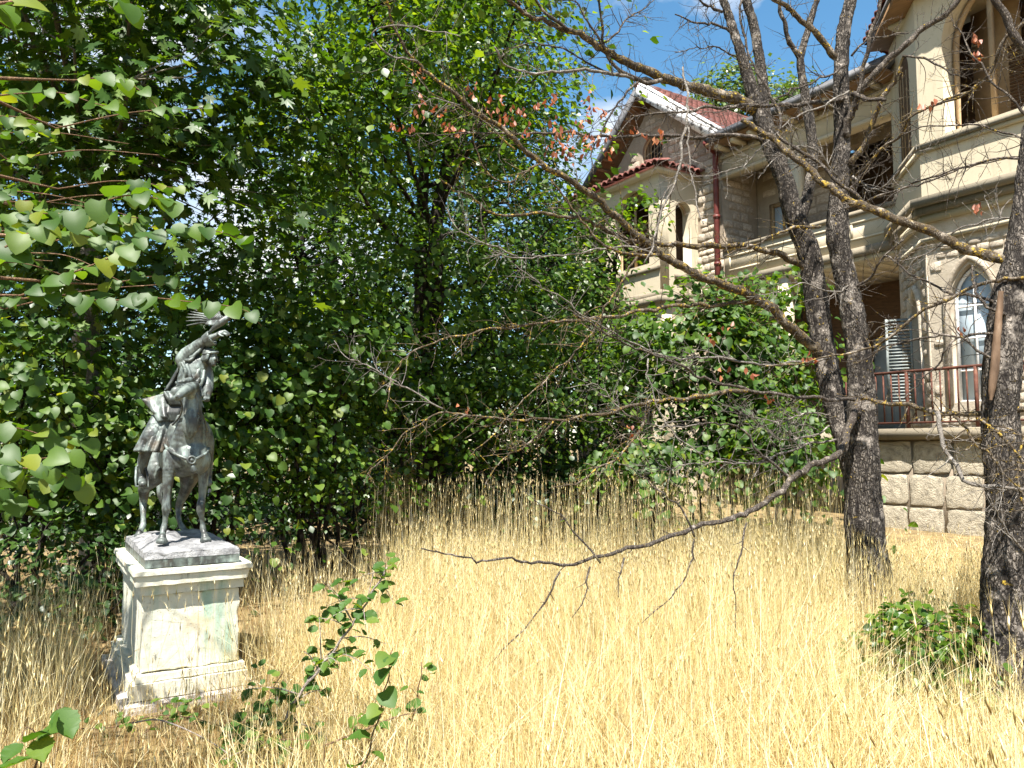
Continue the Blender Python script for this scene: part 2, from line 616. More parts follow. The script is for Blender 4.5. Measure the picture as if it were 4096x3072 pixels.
def arch(c, w, z0, zs, n=14, pointed=False):
    pts = [(c - w / 2, z0), (c + w / 2, z0)]
    if pointed:
        for i in range(n + 1):
            a = math.radians(60) * i / n
            pts.append((c - w / 2 + w * math.cos(a), zs + w * math.sin(a)))
        for i in range(1, n + 1):
            a = math.radians(120) + math.radians(60) * i / n
            pts.append((c + w / 2 + w * math.cos(a), zs + w * math.sin(a)))
    else:
        for i in range(n + 1):
            a = math.pi * i / n
            pts.append((c + w / 2 * math.cos(a), zs + w / 2 * math.sin(a)))
    return pts


def rect(x0, x1, z0, z1):
    return [(x0, z0), (x1, z0), (x1, z1), (x0, z1)]


def inside(p, poly):
    x, y = p
    c = False
    j = len(poly) - 1
    for i in range(len(poly)):
        xi, yi = poly[i]
        xj, yj = poly[j]
        if (yi > y) != (yj > y) and x < (xj - xi) * (y - yi) / (yj - yi + 1e-12) + xi:
            c = not c
        j = i
    return c


def stone_variants(n, rough, grid=5):
    """rough-faced blocks, unit size in x and z, face towards +y (0..1)"""
    out = []
    for s in range(n):
        rr = random.Random(100 + s)
        V, Q = [], []
        for j in range(grid + 1):
            for i in range(grid + 1):
                x, z = i / grid - .5, j / grid - .5
                e = max(abs(x), abs(z)) * 2
                k = 1 - rough * .12 * (rr.random() if e > .9 else 0)
                corner = .96 if (i in (0, grid) and j in (0, grid)) else 1
                y = (1.0 - (.45 if e > .9 else 0)) * (.75 + .5 * rr.random() * rough)
                V.append((x * k * corner, y, z * k * corner))
        for j in range(grid):
            for i in range(grid):
                a = j * (grid + 1) + i
                Q.append((a, a + grid + 1, a + grid + 2, a + 1))
        ring = [i for i in range(grid + 1)] + [j * (grid + 1) + grid for j in range(1, grid + 1)] + \
               [grid * (grid + 1) + i for i in range(grid - 1, -1, -1)] + [j * (grid + 1) for j in range(grid - 1, 0, -1)]
        b = len(V)
        for r_ in ring:
            x, y, z = V[r_]
            V.append((x, -.4, z))
        m = len(ring)
        for i in range(m):
            Q.append((ring[i], ring[(i + 1) % m], b + (i + 1) % m, b + i))
        out.append(mk('stone', V, [Q]))
    return out


RUB = stone_variants(7, .55, 3)
ASH = stone_variants(6, .8, 5)
RUB2 = [m.copy() for m in RUB]
for m in RUB:
    m.materials.append(M['rubble'])
for m in RUB2:
    m.materials.append(M['rubble_pale'])
for m in ASH:
    m.materials.append(M['ashlar'])


def lay_stones(parent, variants, region, holes, origin, dx, nrm, rows, widths, depth, gap, seed, name='stone', limit=290, jit=.25):
    rr = random.Random(seed)
    xs = [p[0] for p in region]
    zs = [p[1] for p in region]
    z = min(zs)
    cnt = 0
    o_, dx_, nr_ = Vector(origin), Vector(dx), Vector(nrm)
    rot = Matrix((dx_, nr_, Vector((0, 0, 1)))).transposed().to_4x4()
    while z < max(zs) and cnt < limit:
        h = rr.uniform(*rows)
        x = min(xs) - rr.random() * widths[0]
        while x < max(xs) and cnt < limit:
            w = rr.uniform(*widths)
            zj = rr.uniform(-jit, jit) * h * .5
            hh = h * rr.uniform(1 - jit * .6, 1)
            cx, cz = x + w / 2, z + h / 2 + zj * .3
            tests = [(cx, cz)] + [(cx + sx * (w / 2 - .02), cz + sz * (hh / 2 - .02)) for sx in (-1, 1) for sz in (-1, 1)]
            if all(inside(t, region) for t in tests) and not any(inside(t, hl) for hl in holes for t in tests):
                o = obj(name, rr.choice(variants), None, parent)
                o.matrix_local = Matrix.Translation(o_ + dx_ * cx + Vector((0, 0, cz))) @ rot @ Matrix.Rotation(rr.uniform(-.06, .06) * jit * 4, 4, 'Y') @ \
                    Matrix.Diagonal((w - gap, depth * rr.uniform(.6, 1.25), hh - gap, 1))
                cnt += 1
            x += w
        z += h
    return cnt


X1, P1, Z1 = (1, 0, 0), (0, 1, 0), (0, 0, 1)
FLOOR, MID, EAVE = 1.85, 5.2, 8.4

# --- gable block with rubble walls
gable_out = [(4.62, -.2), (8.75, -.2), (8.75, 8.75), (7.0, 10.35), (4.62, 8.75)]
attic = arch(6.95, .75, 8.85, 9.2)
or_door = [rect(5.9, 6.8, 5.6, 7.3)]
gw = wall('gable_wall', gable_out, [attic] + or_door, (0, 0, 0), X1, P1, .4, M['mortar'], mansion)
lay_stones(gw, RUB2, [(4.62, 3.6), (5.42, 3.6), (5.42, 8.3), (4.62, 8.3)], [], (0, 0, 0), X1, P1, (.10, .22), (.12, .32), .055, .012, 3, limit=220)
lay_stones(gw, RUB, [(4.75, 8.3), (8.7, 8.3), (7.0, 10.2), (4.75, 8.7)], [arch(6.95, .95, 8.75, 9.2)], (0, 0, 0), X1, P1, (.14, .24), (.18, .4), .035, .02, 4, limit=140)
rw = wall('side_wall', rect(-4.5, -.4, -.2, 8.6), [], (4.62, 0, 0), P1, (-1, 0, 0), .35, M['mortar'], mansion)
lay_stones(rw, RUB, rect(-1.15, -.02, 5.3, 8.2), [], (4.62, 0, 0), P1, (-1, 0, 0), (.14, .24), (.18, .36), .035, .02, 5, limit=60)
# attic window
mb = MB()
mb.tube([(x, -.08, z) for x, z in arch(6.95, .72, 8.86, 9.2)] + [(6.59, -.08, 8.86)], .035, 5)
at_w = mb.build('attic_window', M['wood_tan'], mansion)
for i in range(6):
    MB().box((6.6 + .12 * i, -.1, 8.86), (6.615 + .12 * i, -.085, 9.5)).build('lattice_bar', M['wood_tan'], at_w)
MB().box((6.5, -.30, 8.8), (7.4, -.28, 9.65)).build('pane', M['pane_dark'], at_w)

# gable roof
RS = (4.42, 8.62)
RP = (7.0, 10.72)
sl = math.hypot(RP[0] - RS[0], RP[1] - RS[1])
ang = math.atan2(RP[1] - RS[1], RP[0] - RS[0])
LS = (9.45, 8.62)
mb = MB()
for (a, b) in ((RS, RP), (LS, RP)):
    d = np.array([b[0] - a[0], b[1] - a[1]])
    d /= np.linalg.norm(d)
    nn = np.array([-d[1], d[0]])
    if nn[1] < 0:
        nn = -nn
    th = .09
    q = [(a[0], a[1]), (b[0], b[1]), (b[0] + nn[0] * th * 0, b[1] + th), (a[0] + nn[0] * th, a[1] + nn[1] * th)]
    V = [(x, y, z) for y in (.42, -5.5) for x, z in q]
    mb.add(V, [(0, 1, 2, 3), (7, 6, 5, 4), (0, 4, 5, 1), (1, 5, 6, 2), (2, 6, 7, 3), (3, 7, 4, 0)])
roof = mb.build('gable_roof', M['soffit'], mansion)
# tiles on the slope that faces the garden
tv, tq = [], []
ns = 7
for L in (0, 1):
    for i in range(ns):
        a = math.pi * i / (ns - 1)
        tv.append((-.5 + i / (ns - 1), L, .38 * math.sin(a) * (1 if L == 0 else .85) + .12))
for i in range(ns - 1):
    tq.append((i, i + 1, ns + i + 1, ns + i))
b0 = len(tv)
for i in range(ns):
    x, y, z = tv[i]
    tv.append((x, y, z - .16))
for i in range(ns - 1):
    tq.append((b0 + i, b0 + i + 1, i + 1, i))
tile_me = mk('tile', tv, [tq])
tile_me.materials.append(M['tile'])
up = Vector((RP[0] - RS[0], 0, RP[1] - RS[1])).normalized()
nrm = Vector((-up.z, 0, up.x))
if nrm.z < 0:
    nrm = -nrm
Mt = Matrix((Vector((0, 1, 0)), up, nrm)).transposed().to_4x4()
rowh, colw = .235, .185
nrow = int(sl / rowh)
cntt = 0
for rI in range(nrow):
    for cI in range(22):
        if cntt >= 280:
            break
        base = Vector((RS[0], 0, RS[1])) + up * (rI * rowh - .02) + nrm * (.095 + .004 * R.random()) + Vector((0, .16 - cI * colw, 0))
        o = obj('roof_tile', tile_me, None, roof)
        o.matrix_local = Matrix.Translation(base) @ Mt @ Matrix.Rotation(R.uniform(-.03, .03), 4, 'Z') @ Matrix.Diagonal((colw * 1.0, rowh * 1.15, .26, 1)) @ Matrix.Rotation(-.10, 4, 'X')
        cntt += 1
# ridge and barge boards
mb = MB()
for cI in range(14):
    y0 = .45 - cI * .38
    mb.tube([(7.0, y0, 10.80), (7.0, y0 - .40, 10.84)], [.12, .10], 10)
mb.build('ridge_tiles', M['tile'], roof, True)


def slopebox(a, b, w0, w1, y0, y1, mat, name, parent):
    d = np.array([b[0] - a[0], b[1] - a[1]], float)
    d /= np.linalg.norm(d)
    nn = np.array([-d[1], d[0]])
    if nn[1] < 0:
        nn = -nn
    a = np.array(a, float)
    b = np.array(b, float)
    q = [a + nn * w0, b + nn * w0, b + nn * w1, a + nn * w1]
    V = [(x, y, z) for y in (y0, y1) for x, z in q]
    return MB().add(V, [(0, 1, 2, 3), (7, 6, 5, 4), (0, 4, 5, 1), (1, 5, 6, 2), (2, 6, 7, 3), (3, 7, 4, 0)]).build(name, mat, parent)


slopebox((4.36, 8.60), (7.0, 10.72), -.16, .10, .425, .47, M['flaking'], 'barge_board', roof)['label'] = 'flaking white barge board on the right gable edge'
slopebox((9.5, 8.58), (7.0, 10.72), -.12, .10, .425, .46, M['slate'], 'barge_board', roof)
slopebox((4.36, 8.60), (6.98, 10.72), .105, .15, .17, .475, M['flaking'], 'roof_flashing', roof)
slopebox((4.36, 8.60), (6.98, 10.72), .151, .175, .02, .168, M['slate'], 'roof_flashing', roof)
for j in range(9):
    tt = 7.25 + j * .24
    MB().box((tt, .0, 10.72 - (tt - 7) * .855 - .17), (tt + .07, .40, 10.72 - (tt - 7) * .855 - .09)).build('rafter', M['soffit'], roof)

# --- projecting bay under the gable
oriel_out = rect(5.4, 8.6, 5.15, 7.95)
a1 = arch(6.38, 1.25, 5.82, 7.08)
a2 = arch(7.85, 1.0, 5.82, 7.1)
orf = wall('bay_front_wall', oriel_out, [a1, a2], (0, 1.24, 0), X1, P1, .28, M['plaster'], mansion)
ors = wall('bay_side_wall', rect(0, .96, 5.15, 7.95), [arch(.48, .50, 5.68, 7.08)], (5.4, 0, 0), P1, (-1, 0, 0), .28, M['plaster'], mansion)
wall('bay_side_wall', rect(0, .96, 5.15, 7.95), [], (8.6, 0, 0), P1, (1, 0, 0), .28, M['plaster'], mansion)
MB().box((5.4, 0, 5.0), (8.6, 1.24, 5.15)).build('bay_floor', M['plaster_dirty'], mansion)
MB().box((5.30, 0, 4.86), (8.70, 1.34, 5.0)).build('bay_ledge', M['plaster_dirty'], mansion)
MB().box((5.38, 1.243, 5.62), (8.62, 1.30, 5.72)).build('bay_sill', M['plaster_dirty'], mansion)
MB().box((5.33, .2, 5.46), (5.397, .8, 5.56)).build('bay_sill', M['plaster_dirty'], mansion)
lw = wall('bay_lower_wall', rect(5.4, 8.6, -.2, 4.86), [arch(6.5, 1.5, FLOOR, 3.7), arch(8.0, .9, FLOOR, 3.9)], (0, 1.2, 0), X1, P1, .3, M['plaster'], mansion)
wall('bay_lower_side', rect(0, .9, -.2, 4.86), [arch(.45, .5, 2.4, 4.0)], (5.4, 0, 0), P1, (-1, 0, 0), .3, M['plaster'], mansion)
# timber frames inside the two visible openings
mb = MB()
mb.tube([(x, 1.05, z) for x, z in arch(6.38, 1.15, 5.85, 7.08)], .04, 5)
mb.box((6.40, 1.03, 5.8), (6.45, 1.08, 7.5))
mb.build('window_frame', M['wood_tan'], orf)
mb = MB()
mb.tube([(5.58, x, z) for x, z in arch(.48, .46, 5.7, 7.08)], .03, 5)
mb.build('window_frame', M['wood_tan'], ors)
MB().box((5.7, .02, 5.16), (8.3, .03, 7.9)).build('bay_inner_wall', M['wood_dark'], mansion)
# barrel tile eave of the bay
bay_roof = MB()
bay_roof.add([(5.2, 1.5, 7.97), (8.8, 1.5, 7.97), (8.5, .0, 8.35), (5.5, .0, 8.35), (5.2, -.0, 7.97), (8.8, 0, 7.97)],
             [(0, 1, 2, 3), (0, 4, 5, 1)], [(0, 3, 4), (1, 5, 2)])
br = bay_roof.build('bay_roof', M['tile'], mansion)
MB().box((5.25, 0, 7.88), (8.75, 1.42, 7.965)).build('bay_cornice', M['plaster'], mansion)
seg = []
for i in range(18):
    seg.append((Vector((5.2 + .2 * i, 1.55, 7.99)), Vector((0, -1, .25))))
for i in range(8):
    seg.append((Vector((5.13, 1.45 - .2 * i, 7.99)), Vector((1, 0, .25))))
for b_, d_ in seg:
    d_ = d_.normalized()
    s_ = d_.cross(Vector((0, 0, 1))).normalized()
    n_ = s_.cross(d_)
    if n_.z < 0:
        n_ = -n_
    o = obj('roof_tile', tile_me, None, br)
    o.matrix_local = Matrix.Translation(b_ + Vector((0, 0, .02 * R.random()))) @ Matrix((s_, d_, n_)).transposed().to_4x4() @ Matrix.Diagonal((.2, .45, .2, 1))

# --- recessed wing with two loggias between the gable block and the right hand bay
BACK = -1.15
bw = wall('loggia_back_wall', rect(.4, 4.6, 5.35, 8.35), [rect(3.55, 4.25, 5.9, 7.2), rect(.55, 2.5, 5.4, 7.9)], (0, BACK, 0), X1, P1, .25, M['mortar'], mansion)
lay_stones(bw, RUB, rect(.45, 4.55, 5.4, 8.2), [rect(3.4, 4.4, 5.75, 7.35), rect(.5, 2.6, 5.35, 7.95)], (0, BACK, 0), X1, P1, (.15, .26), (.2, .42), .03, .02, 6, limit=170)
wf = MB()
for x0, x1, z0, z1 in ((3.55, 3.63, 5.9, 7.2), (4.17, 4.25, 5.9, 7.2), (3.63, 4.17, 7.12, 7.2), (3.63, 4.17, 5.9, 5.98), (3.87, 3.92, 5.98, 7.12)):
    wf.box((x0, BACK - .12, z0), (x1, BACK - .04, z1))
wf = wf.build('window', M['wood_tan'], mansion)
MB().box((3.6, BACK - .10, 5.95), (4.2, BACK - .09, 7.15)).build('pane', M['pane'], wf)
MB().box((.5, BACK - .9, 5.36), (2.6, BACK - .88, 8.2)).build('dark_recess_sheet', M['wood_dark'], mansion)  # dark sheet standing in for the shade of the deep loggia interior
MB().box((.4, -.24, 7.72), (4.60, .02, 8.34)).build('frieze_beam', M['plaster'], mansion)
MB().box((.4, .021, 7.72), (4.60, .05, 7.80)).build('frieze_moulding', M['plaster'], mansion)
MB().box((.4, .021, 8.16), (4.60, .07, 8.24)).build('frieze_moulding', M['plaster'], mansion)
MB().box((.3, BACK, 8.345), (4.60, .55, 8.42)).build('eave_soffit', M['soffit'], mansion)
gut = MB()
gut.tube([(.25, .60, 8.46), (4.45, .60, 8.46)], .075, 10)
gut.box((.25, .52, 8.43), (4.5, .55, 8.60))
gut.build('gutter', M['slate'], mansion)
for j in range(9):
    MB().box((.6 + j * .46, .07, 8.25), (.70 + j * .46, .5, 8.343)).build('eave_bracket', M['plaster'], mansion)
MB().add([(.2, .56, 8.60), (4.62, .56, 8.60), (4.62, -3.5, 9.0), (.2, -3.5, 9.0), (.2, .56, 8.5), (4.62, .56, 8.5), (4.62, -3.5, 8.9), (.2, -3.5, 8.9)],
         [(0, 1, 2, 3), (7, 6, 5, 4), (0, 4, 5, 1), (1, 5, 6, 2), (2, 6, 7, 3), (3, 7, 4, 0)]).build('wing_roof', M['slate'], mansion)
par = MB().box((.4, -.2, 5.36), (4.60, .0, 6.0)).build('parapet', M['plaster'], mansion)
for j in range(4):
    x0 = .55 + j * 1.02
    fr = MB()
    for a, b in (((x0, 5.52), (x0 + .84, 5.56)), ((x0, 5.84), (x0 + .84, 5.88)), ((x0, 5.56), (x0 + .04, 5.84)), ((x0 + .80, 5.56), (x0 + .84, 5.84))):
        fr.box((a[0], .001, a[1]), (b[0], .025, b[1]))
    fr.build('parapet_panel', M['plaster'], par)
MB().box((.4, -.24, 6.0), (4.60, .06, 6.08)).build('coping', M['plaster_dirty'], par)
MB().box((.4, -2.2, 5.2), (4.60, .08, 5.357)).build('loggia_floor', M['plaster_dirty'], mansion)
MB().box((2.55, -.2, 6.08), (2.80, .0, 7.718)).build('loggia_pillar', M['plaster'], mansion)
# ground floor porch
wall('porch_back_wall', rect(.3, 4.6, FLOOR - .3, 5.2), [rect(1.7, 2.5, FLOOR, 3.95)], (0, -2.2, 0), X1, P1, .25, M['wood_dark'], mansion)
pd = MB().box((1.72, -2.33, FLOOR), (2.48, -2.28, 3.92)).build('porch_door', M['door'], mansion)
MB().box((2.06, -2.278, FLOOR + .1), (2.09, -2.262, 3.9)).build('door_batten', M['door'], pd)
for j in range(12):
    MB().box((.42 + j * .35, -2.2, 5.10), (.42 + j * .35 + .33, .0, 5.19)).build('ceiling_board', M['plaster'], mansion)
MB().box((.4, -2.21, 1.55), (4.6, .88, FLOOR - .003)).build('porch_floor', M['concrete'], mansion)
MB().box((2.9, -.2, FLOOR), (3.15, .0, 5.1)).build('porch_pillar', M['plaster'], mansion)

# downpipe on the corner
pp = MB().tube([(4.70, .12, 8.45), (4.70, .12, 8.2), (4.70, .12, 1.0)], .065, 10).build('downpipe', M['pipe'], mansion, True)
for z in (7.9, 6.8, 5.7, 4.6):
    MB().tube([(4.70, .12, z), (4.70, .12, z + .07)], .085, 10).build('pipe_collar', M['pipe'], pp, True)
hp = MB().tube([(4.70, .12, 8.35), (4.72, .3, 8.44), (4.6, .55, 8.46)], .06, 8).build('pipe_offset', M['pipe'], pp, True)

# --- right hand bay: chamfered, tall arches above, gothic windows below
CA, CB, BP = (.49, 0.0), (-.68, 1.17), 1.17
cl = math.hypot(CB[0] - CA[0], CB[1] - CA[1])
cdx = Vector(((CA[0] - CB[0]) / cl, (CA[1] - CB[1]) / cl, 0))
cn = Vector((.7071, .7071, 0))
BT = 9.0
big = arch(-2.2, 2.2, 6.55, 7.95, 20)
bf = wall('tower_front_wall', rect(-4.6, -.68, 5.55, BT), [big], (0, BP, 0), X1, P1, .35, M['plaster'], mansion)
nar = arch(cl * .5, .78, 6.45, 8.0, 14)
bc = wall('tower_chamfer_wall', rect(0, cl, 5.55, BT), [nar], (CB[0], CB[1], 0), cdx, cn, .14, M['plaster'], mansion)
# deep window reveals and timber
fr = MB()
fr.tube([(x, BP - .3, z) for x, z in arch(-2.2, 2.05, 6.58, 7.95, 18)], .05, 5)
for x in (-2.9, -1.75):
    fr.box((x, BP - .34, 6.6), (x + .07, BP - .27, 8.6))
fr.build('window_frame', M['wood_tan'], bf)
for j in range(24):
    MB().box((-3.2, BP - .75, 6.6 + j * .055), (-1.75, BP - .72, 6.635 + j * .055)).build('shutter_slat', M['wood_dark'], bf)
MB().box((-1.75, BP - 1.2, 6.5), (-1.0, BP - 1.15, 9.0)).build('room_wall', M['wood_tan'], bf)
MB().box((-4.5, BP - 1.4, 6.2), (.2, BP - 1.36, 9.0)).build('room_wall', M['wood_dark'], bf)  # dark backing in place of the unlit room behind the arches
MB().box((-4.5, BP - 1.35, 8.9), (.0, BP - .36, 8.95)).build('room_ceiling', M['plaster'], bf)
fr = MB()
fr.tube([tuple(Vector((CB[0], CB[1], 0)) + cdx * x - cn * .25 + Vector((0, 0, z))) for x, z in arch(cl * .5, .72, 6.48, 8.0, 12)], .035, 5)
fr.build('window_frame', M['wood_tan'], bc)


bd = MB()
bo = Vector((CB[0], CB[1], 0))
pa = arch(cl * .5, .74, 6.46, 8.0, 12)
nb = len(pa)
for d_ in (.03, .055):
    bd.v.append(np.array([tuple(bo + cdx * x - cn * d_ + Vector((0, 0, z))) for x, z in pa]))
bd.n = 2 * nb
bd.t.append(np.array([(0, i, i + 1) for i in range(1, nb - 1)] + [(nb, nb + i + 1, nb + i) for i in range(1, nb - 1)]))
bd.build('recess_panel', M['wood_dark'], bc)  # timber-brown panel standing in for the dark recess of the arch
for xx in (.22, .44, .6):
    MB().tube([tuple(bo + cdx * (cl * .5 - .37 + xx) - cn * .025 + Vector((0, 0, z))) for z in (6.47, 8.1)], .012, 4).build('glazing_bar', M['wood_tan'], bc)


def bandpath(z0, z1, out, name, mat, inner=0.0, hole=None):
    """a moulding that runs round chamfer and front"""
    def off(o_):
        k_ = o_ * math.tan(math.radians(22.5))
        return [(-4.6, BP + o_), (CB[0] + k_, BP + o_), (CA[0] + o_ * .7071 + .0 - .0, CA[1] + o_ * .7071)]
    o1, i1 = off(out), off(inner)
    mb_ = MB()
    for a in range(2):
        V = [(*i1[a], z0), (*o1[a], z0), (*o1[a + 1], z0), (*i1[a + 1], z0), (*i1[a], z1), (*o1[a], z1), (*o1[a + 1], z1), (*i1[a + 1], z1)]
        mb_.add(V, [(3, 2, 1, 0), (4, 5, 6, 7), (0, 1, 5, 4), (1, 2, 6, 5), (2, 3, 7, 6), (3, 0, 4, 7)])
    return mb_.build(name, mat, mansion)


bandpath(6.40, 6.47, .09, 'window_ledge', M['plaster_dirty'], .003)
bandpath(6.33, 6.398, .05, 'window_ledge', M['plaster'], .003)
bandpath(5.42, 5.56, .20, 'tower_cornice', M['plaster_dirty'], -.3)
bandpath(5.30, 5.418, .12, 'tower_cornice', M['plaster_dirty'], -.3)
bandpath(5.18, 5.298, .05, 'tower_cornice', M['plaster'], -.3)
bandpath(4.86, 4.92, .05, 'string_course', M['plaster'], .003)
bandpath(8.96, 9.06, .32, 'tower_soffit', M['soffit'], -.4)
bandpath(9.062, 9.14, .36, 'tower_gutter', M['slate'], .25)
# bay roof with barrel tiles along its eave
rv = [(-4.6, BP + .36, 9.15), (CB[0] + .15, BP + .36, 9.15), (CA[0] + .26, CA[1] + .26, 9.15), (CA[0] + .26, -2.4, 9.15), (-1.6, -.9, 10.9), (-4.6, -.9, 10.9)]
tr = MB().add(rv, [(0, 1, 4, 5)], [(1, 2, 4), (2, 3, 4)]).build('tower_roof', M['tile'], mansion)
for (a, b, m_) in ((rv[0], rv[1], 18), (rv[1], rv[2], 8), (rv[2], rv[3], 10)):
    a, b = Vector(a), Vector(b)
    e = (b - a).normalized()
    inn = Vector((e.y, -e.x, 0))
    if (Vector((-2, -1.5, 9.15)) - a).dot(inn) < 0:
        inn = -inn
    d_ = (inn + Vector((0, 0, .6))).normalized()
    n_ = e.cross(d_)
    s_ = e
    if n_.z < 0:
        n_, s_ = -n_, -e
    for i in range(m_):
        o = obj('roof_tile', tile_me, None, tr)
        o.matrix_local = Matrix.Translation(a + (b - a) * ((i + .5) / m_) - d_ * .06) @ Matrix((s_, d_, n_)).transposed().to_4x4() @ Matrix.Diagonal(((b - a).length / m_ * 1.0, .5, .17, 1))
# lower part in pale stone
g1 = arch(-1.36, .62, 2.25, 3.85, 10, True)
g2 = arch(cl * .42, .52, 2.25, 3.7, 10, True)
lf = wall('tower_base_wall', rect(-4.6, -.68, -.2, 5.18), [g1], (0, BP - .03, 0), X1, P1, .35, M['mortar_pale'], mansion)
lc = wall('tower_base_chamfer', rect(0, cl, -.2, 5.18), [g2], (CB[0] - .02, CB[1] - .02, 0), cdx, cn, .35, M['mortar_pale'], mansion)
lay_stones(lf, RUB2, rect(-3.4, -.70, 1.9, 4.85), [arch(-1.36, .86, 2.1, 3.85, 10, True)], (0, BP - .03, 0), X1, P1, (.11, .20), (.13, .30), .04, .014, 8, limit=280, jit=.3)
lay_stones(lc, RUB2, rect(.02, cl - .02, 1.9, 4.85), [arch(cl * .42, .76, 2.1, 3.7, 10, True)], (CB[0] - .02, CB[1] - .02, 0), cdx, cn, (.13, .22), (.14, .30), .04, .014, 9, limit=160, jit=.25)


def gothic(parent, c, w, z0, zs, org, dx, nr, pale):
    dx, nr = Vector(dx), Vector(nr)

    def pt(x, z, d):
        return tuple(Vector(org) + dx * x + nr * d + Vector((0, 0, z)))
    f = MB()
    path = arch(c, w + .13, z0 - .02, zs, 10, True)
    f.tube([pt(x, z, .01) for x, z in path[1:] + path[:1]], .055, 6)
    f.build('stone_surround', M['rubble_pale'], parent)
    f = MB()
    path = arch(c, w - .06, z0 + .02, zs, 10, True)
    f.tube([pt(x, z, -.12) for x, z in path[1:] + path[:2]], .03, 6)
    f.tube([pt(c, z0, -.12), pt(c, zs + w * .8, -.12)], .022, 5)
    for z in (z0 + .5, z0 + 1.0, z0 + 1.5):
        f.tube([pt(c - w / 2, z, -.12), pt(c + w / 2, z, -.12)], .016, 5)
    wd = f.build('window', M['white_frame'], parent)
    V = [pt(c - w / 2, z0, -.14), pt(c + w / 2, z0, -.14), pt(c + w / 2, zs + w * .9, -.14), pt(c - w / 2, zs + w * .9, -.14),
         pt(c - w / 2, z0, -.15), pt(c + w / 2, z0, -.15), pt(c + w / 2, zs + w * .9, -.15), pt(c - w / 2, zs + w * .9, -.15)]
    return wd


w1 = gothic(lf, -1.36, .62, 2.25, 3.85, (0, BP - .03, 0), X1, P1, True)
MB().box((-1.68, BP - .20, 2.25), (-1.04, BP - .185, 4.45)).build('window_pane', M['pane'], lf)
w2 = gothic(lc, cl * .42, .52, 2.25, 3.7, (CB[0] - .02, CB[1] - .02, 0), cdx, cn, False)
mbp = MB()
o0 = Vector((CB[0] - .02, CB[1] - .02, 0))
mbp.add([tuple(o0 + cdx * (cl * .42 + sx * .27) - cn * d + Vector((0, 0, z))) for d in (.17, .185) for sx, z in ((-1, 2.25), (1, 2.25), (1, 4.2), (-1, 4.2))],
        [(0, 1, 2, 3), (7, 6, 5, 4), (0, 4, 5, 1), (1, 5, 6, 2), (2, 6, 7, 3), (3, 7, 4, 0)])
mbp.build('window_pane', M['pane'], lc)
# louvred shutter standing open on the left window
hinge = o0 + cdx * (cl * .42 + .27)
sdir = (cdx * .35 + cn * .94).normalized()
sn = sdir.cross(Vector((0, 0, 1)))
sh = MB()
for a, b in ((0, .04), (.38, .42)):
    sh.add([tuple(hinge + sdir * x + sn * d + Vector((0, 0, z))) for d in (-.018, .018) for x, z in ((a, 2.27), (b, 2.27), (b, 4.15 if a == 0 else 3.8), (a, 4.15 if a == 0 else 3.8))],
           [(0, 1, 2, 3), (7, 6, 5, 4), (0, 4, 5, 1), (1, 5, 6, 2), (2, 6, 7, 3), (3, 7, 4, 0)])
shu = sh.build('shutter', M['shutter'], lc)
for j in range(27):
    z = 2.3 + j * .056
    s_ = MB().add([tuple(hinge + sdir * x + sn * d + Vector((0, 0, z + zz))) for d, zz in ((-.02, 0), (.02, .035)) for x in (.041, .379)] +
                  [tuple(hinge + sdir * x + sn * d + Vector((0, 0, z + zz + .008))) for d, zz in ((-.02, 0), (.02, .035)) for x in (.041, .379)],
                  [(0, 1, 3, 2), (4, 6, 7, 5), (0, 4, 5, 1), (2, 3, 7, 6), (0, 2, 6, 4), (1, 5, 7, 3)])
    s_.build('shutter_slat', M['shutter'], lc)

# --- terrace with rusty railing
TP = 2.1
tw = MB().box((-4.6, TP - .5, -.3), (.15, TP - .06, 1.68)).build('terrace_wall', M['mortar'], mansion)
z = -.15
ri = 0
for h in (.40, .44, .48, .50):
    x = -4.4 + .3 * (ri % 2)
    rr = random.Random(40 + ri)
    while x < .13:
        w_ = rr.uniform(.48, .78)
        w_ = min(w_, .15 - x)
        if w_ > .15:
            o = obj('stone_block', rr.choice(ASH), None, tw)
            o.matrix_local = Matrix.Translation((x + w_ / 2, TP - .06, z + h / 2)) @ Matrix.Diagonal((w_ - .012, rr.uniform(.035, .05), h - .012, 1))
        x += w_
    z += h
    ri += 1
MB().box((-4.6, .9, 1.682), (.21, TP + .10, FLOOR)).build('terrace_slab', M['concrete'], mansion)
rail = MB().tube([(-4.5, TP, FLOOR + .86), (.15, TP, FLOOR + .86)], .022, 6).build('railing', M['rust'], mansion)
MB().box((-4.5, TP - .012, FLOOR + .07), (.15, TP + .012, FLOOR + .10)).build('bottom_rail', M['rust'], rail)
bal = MB().box((-.009, -.009, 0), (.009, .009, .75)).mesh('baluster')
bal.materials.append(M['rust'])
x = .15
i = 0
orn_x = -.22
while x > -4.5:
    o = obj('baluster', bal, None, rail, (x, TP, FLOOR + .10))
    if i % 8 == 0:
        MB().box((x - .02, TP - .02, FLOOR + .001), (x + .02, TP + .02, FLOOR + .855)).build('rail_post', M['rust'], rail)
    x -= .126
    i += 1
for zc in (.30, .62):
    mb = MB()
    an = np.linspace(0, 2 * np.pi, 19)
    mb.tube(np.stack([orn_x + .055 * np.cos(an), np.full(19, TP + .012), FLOOR + zc + .12 * np.sin(an)], -1), .009, 5)
    for s in (-1, 1):
        sp = np.linspace(0, 3.6 * np.pi, 26)
        rr_ = .036 * (1 - sp / (4.2 * np.pi))
        mb.tube(np.stack([orn_x + rr_ * np.cos(sp), np.full(26, TP + .012), FLOOR + zc + s * .055 + rr_ * np.sin(sp) * s], -1), .006, 4)
    mb.build('scroll_ornament', M['rust'], rail)
MB().box((-5, TP + .1, .1), (.3, TP + .28, .30)).build('plinth_course', M['rough_stone'], mansion)
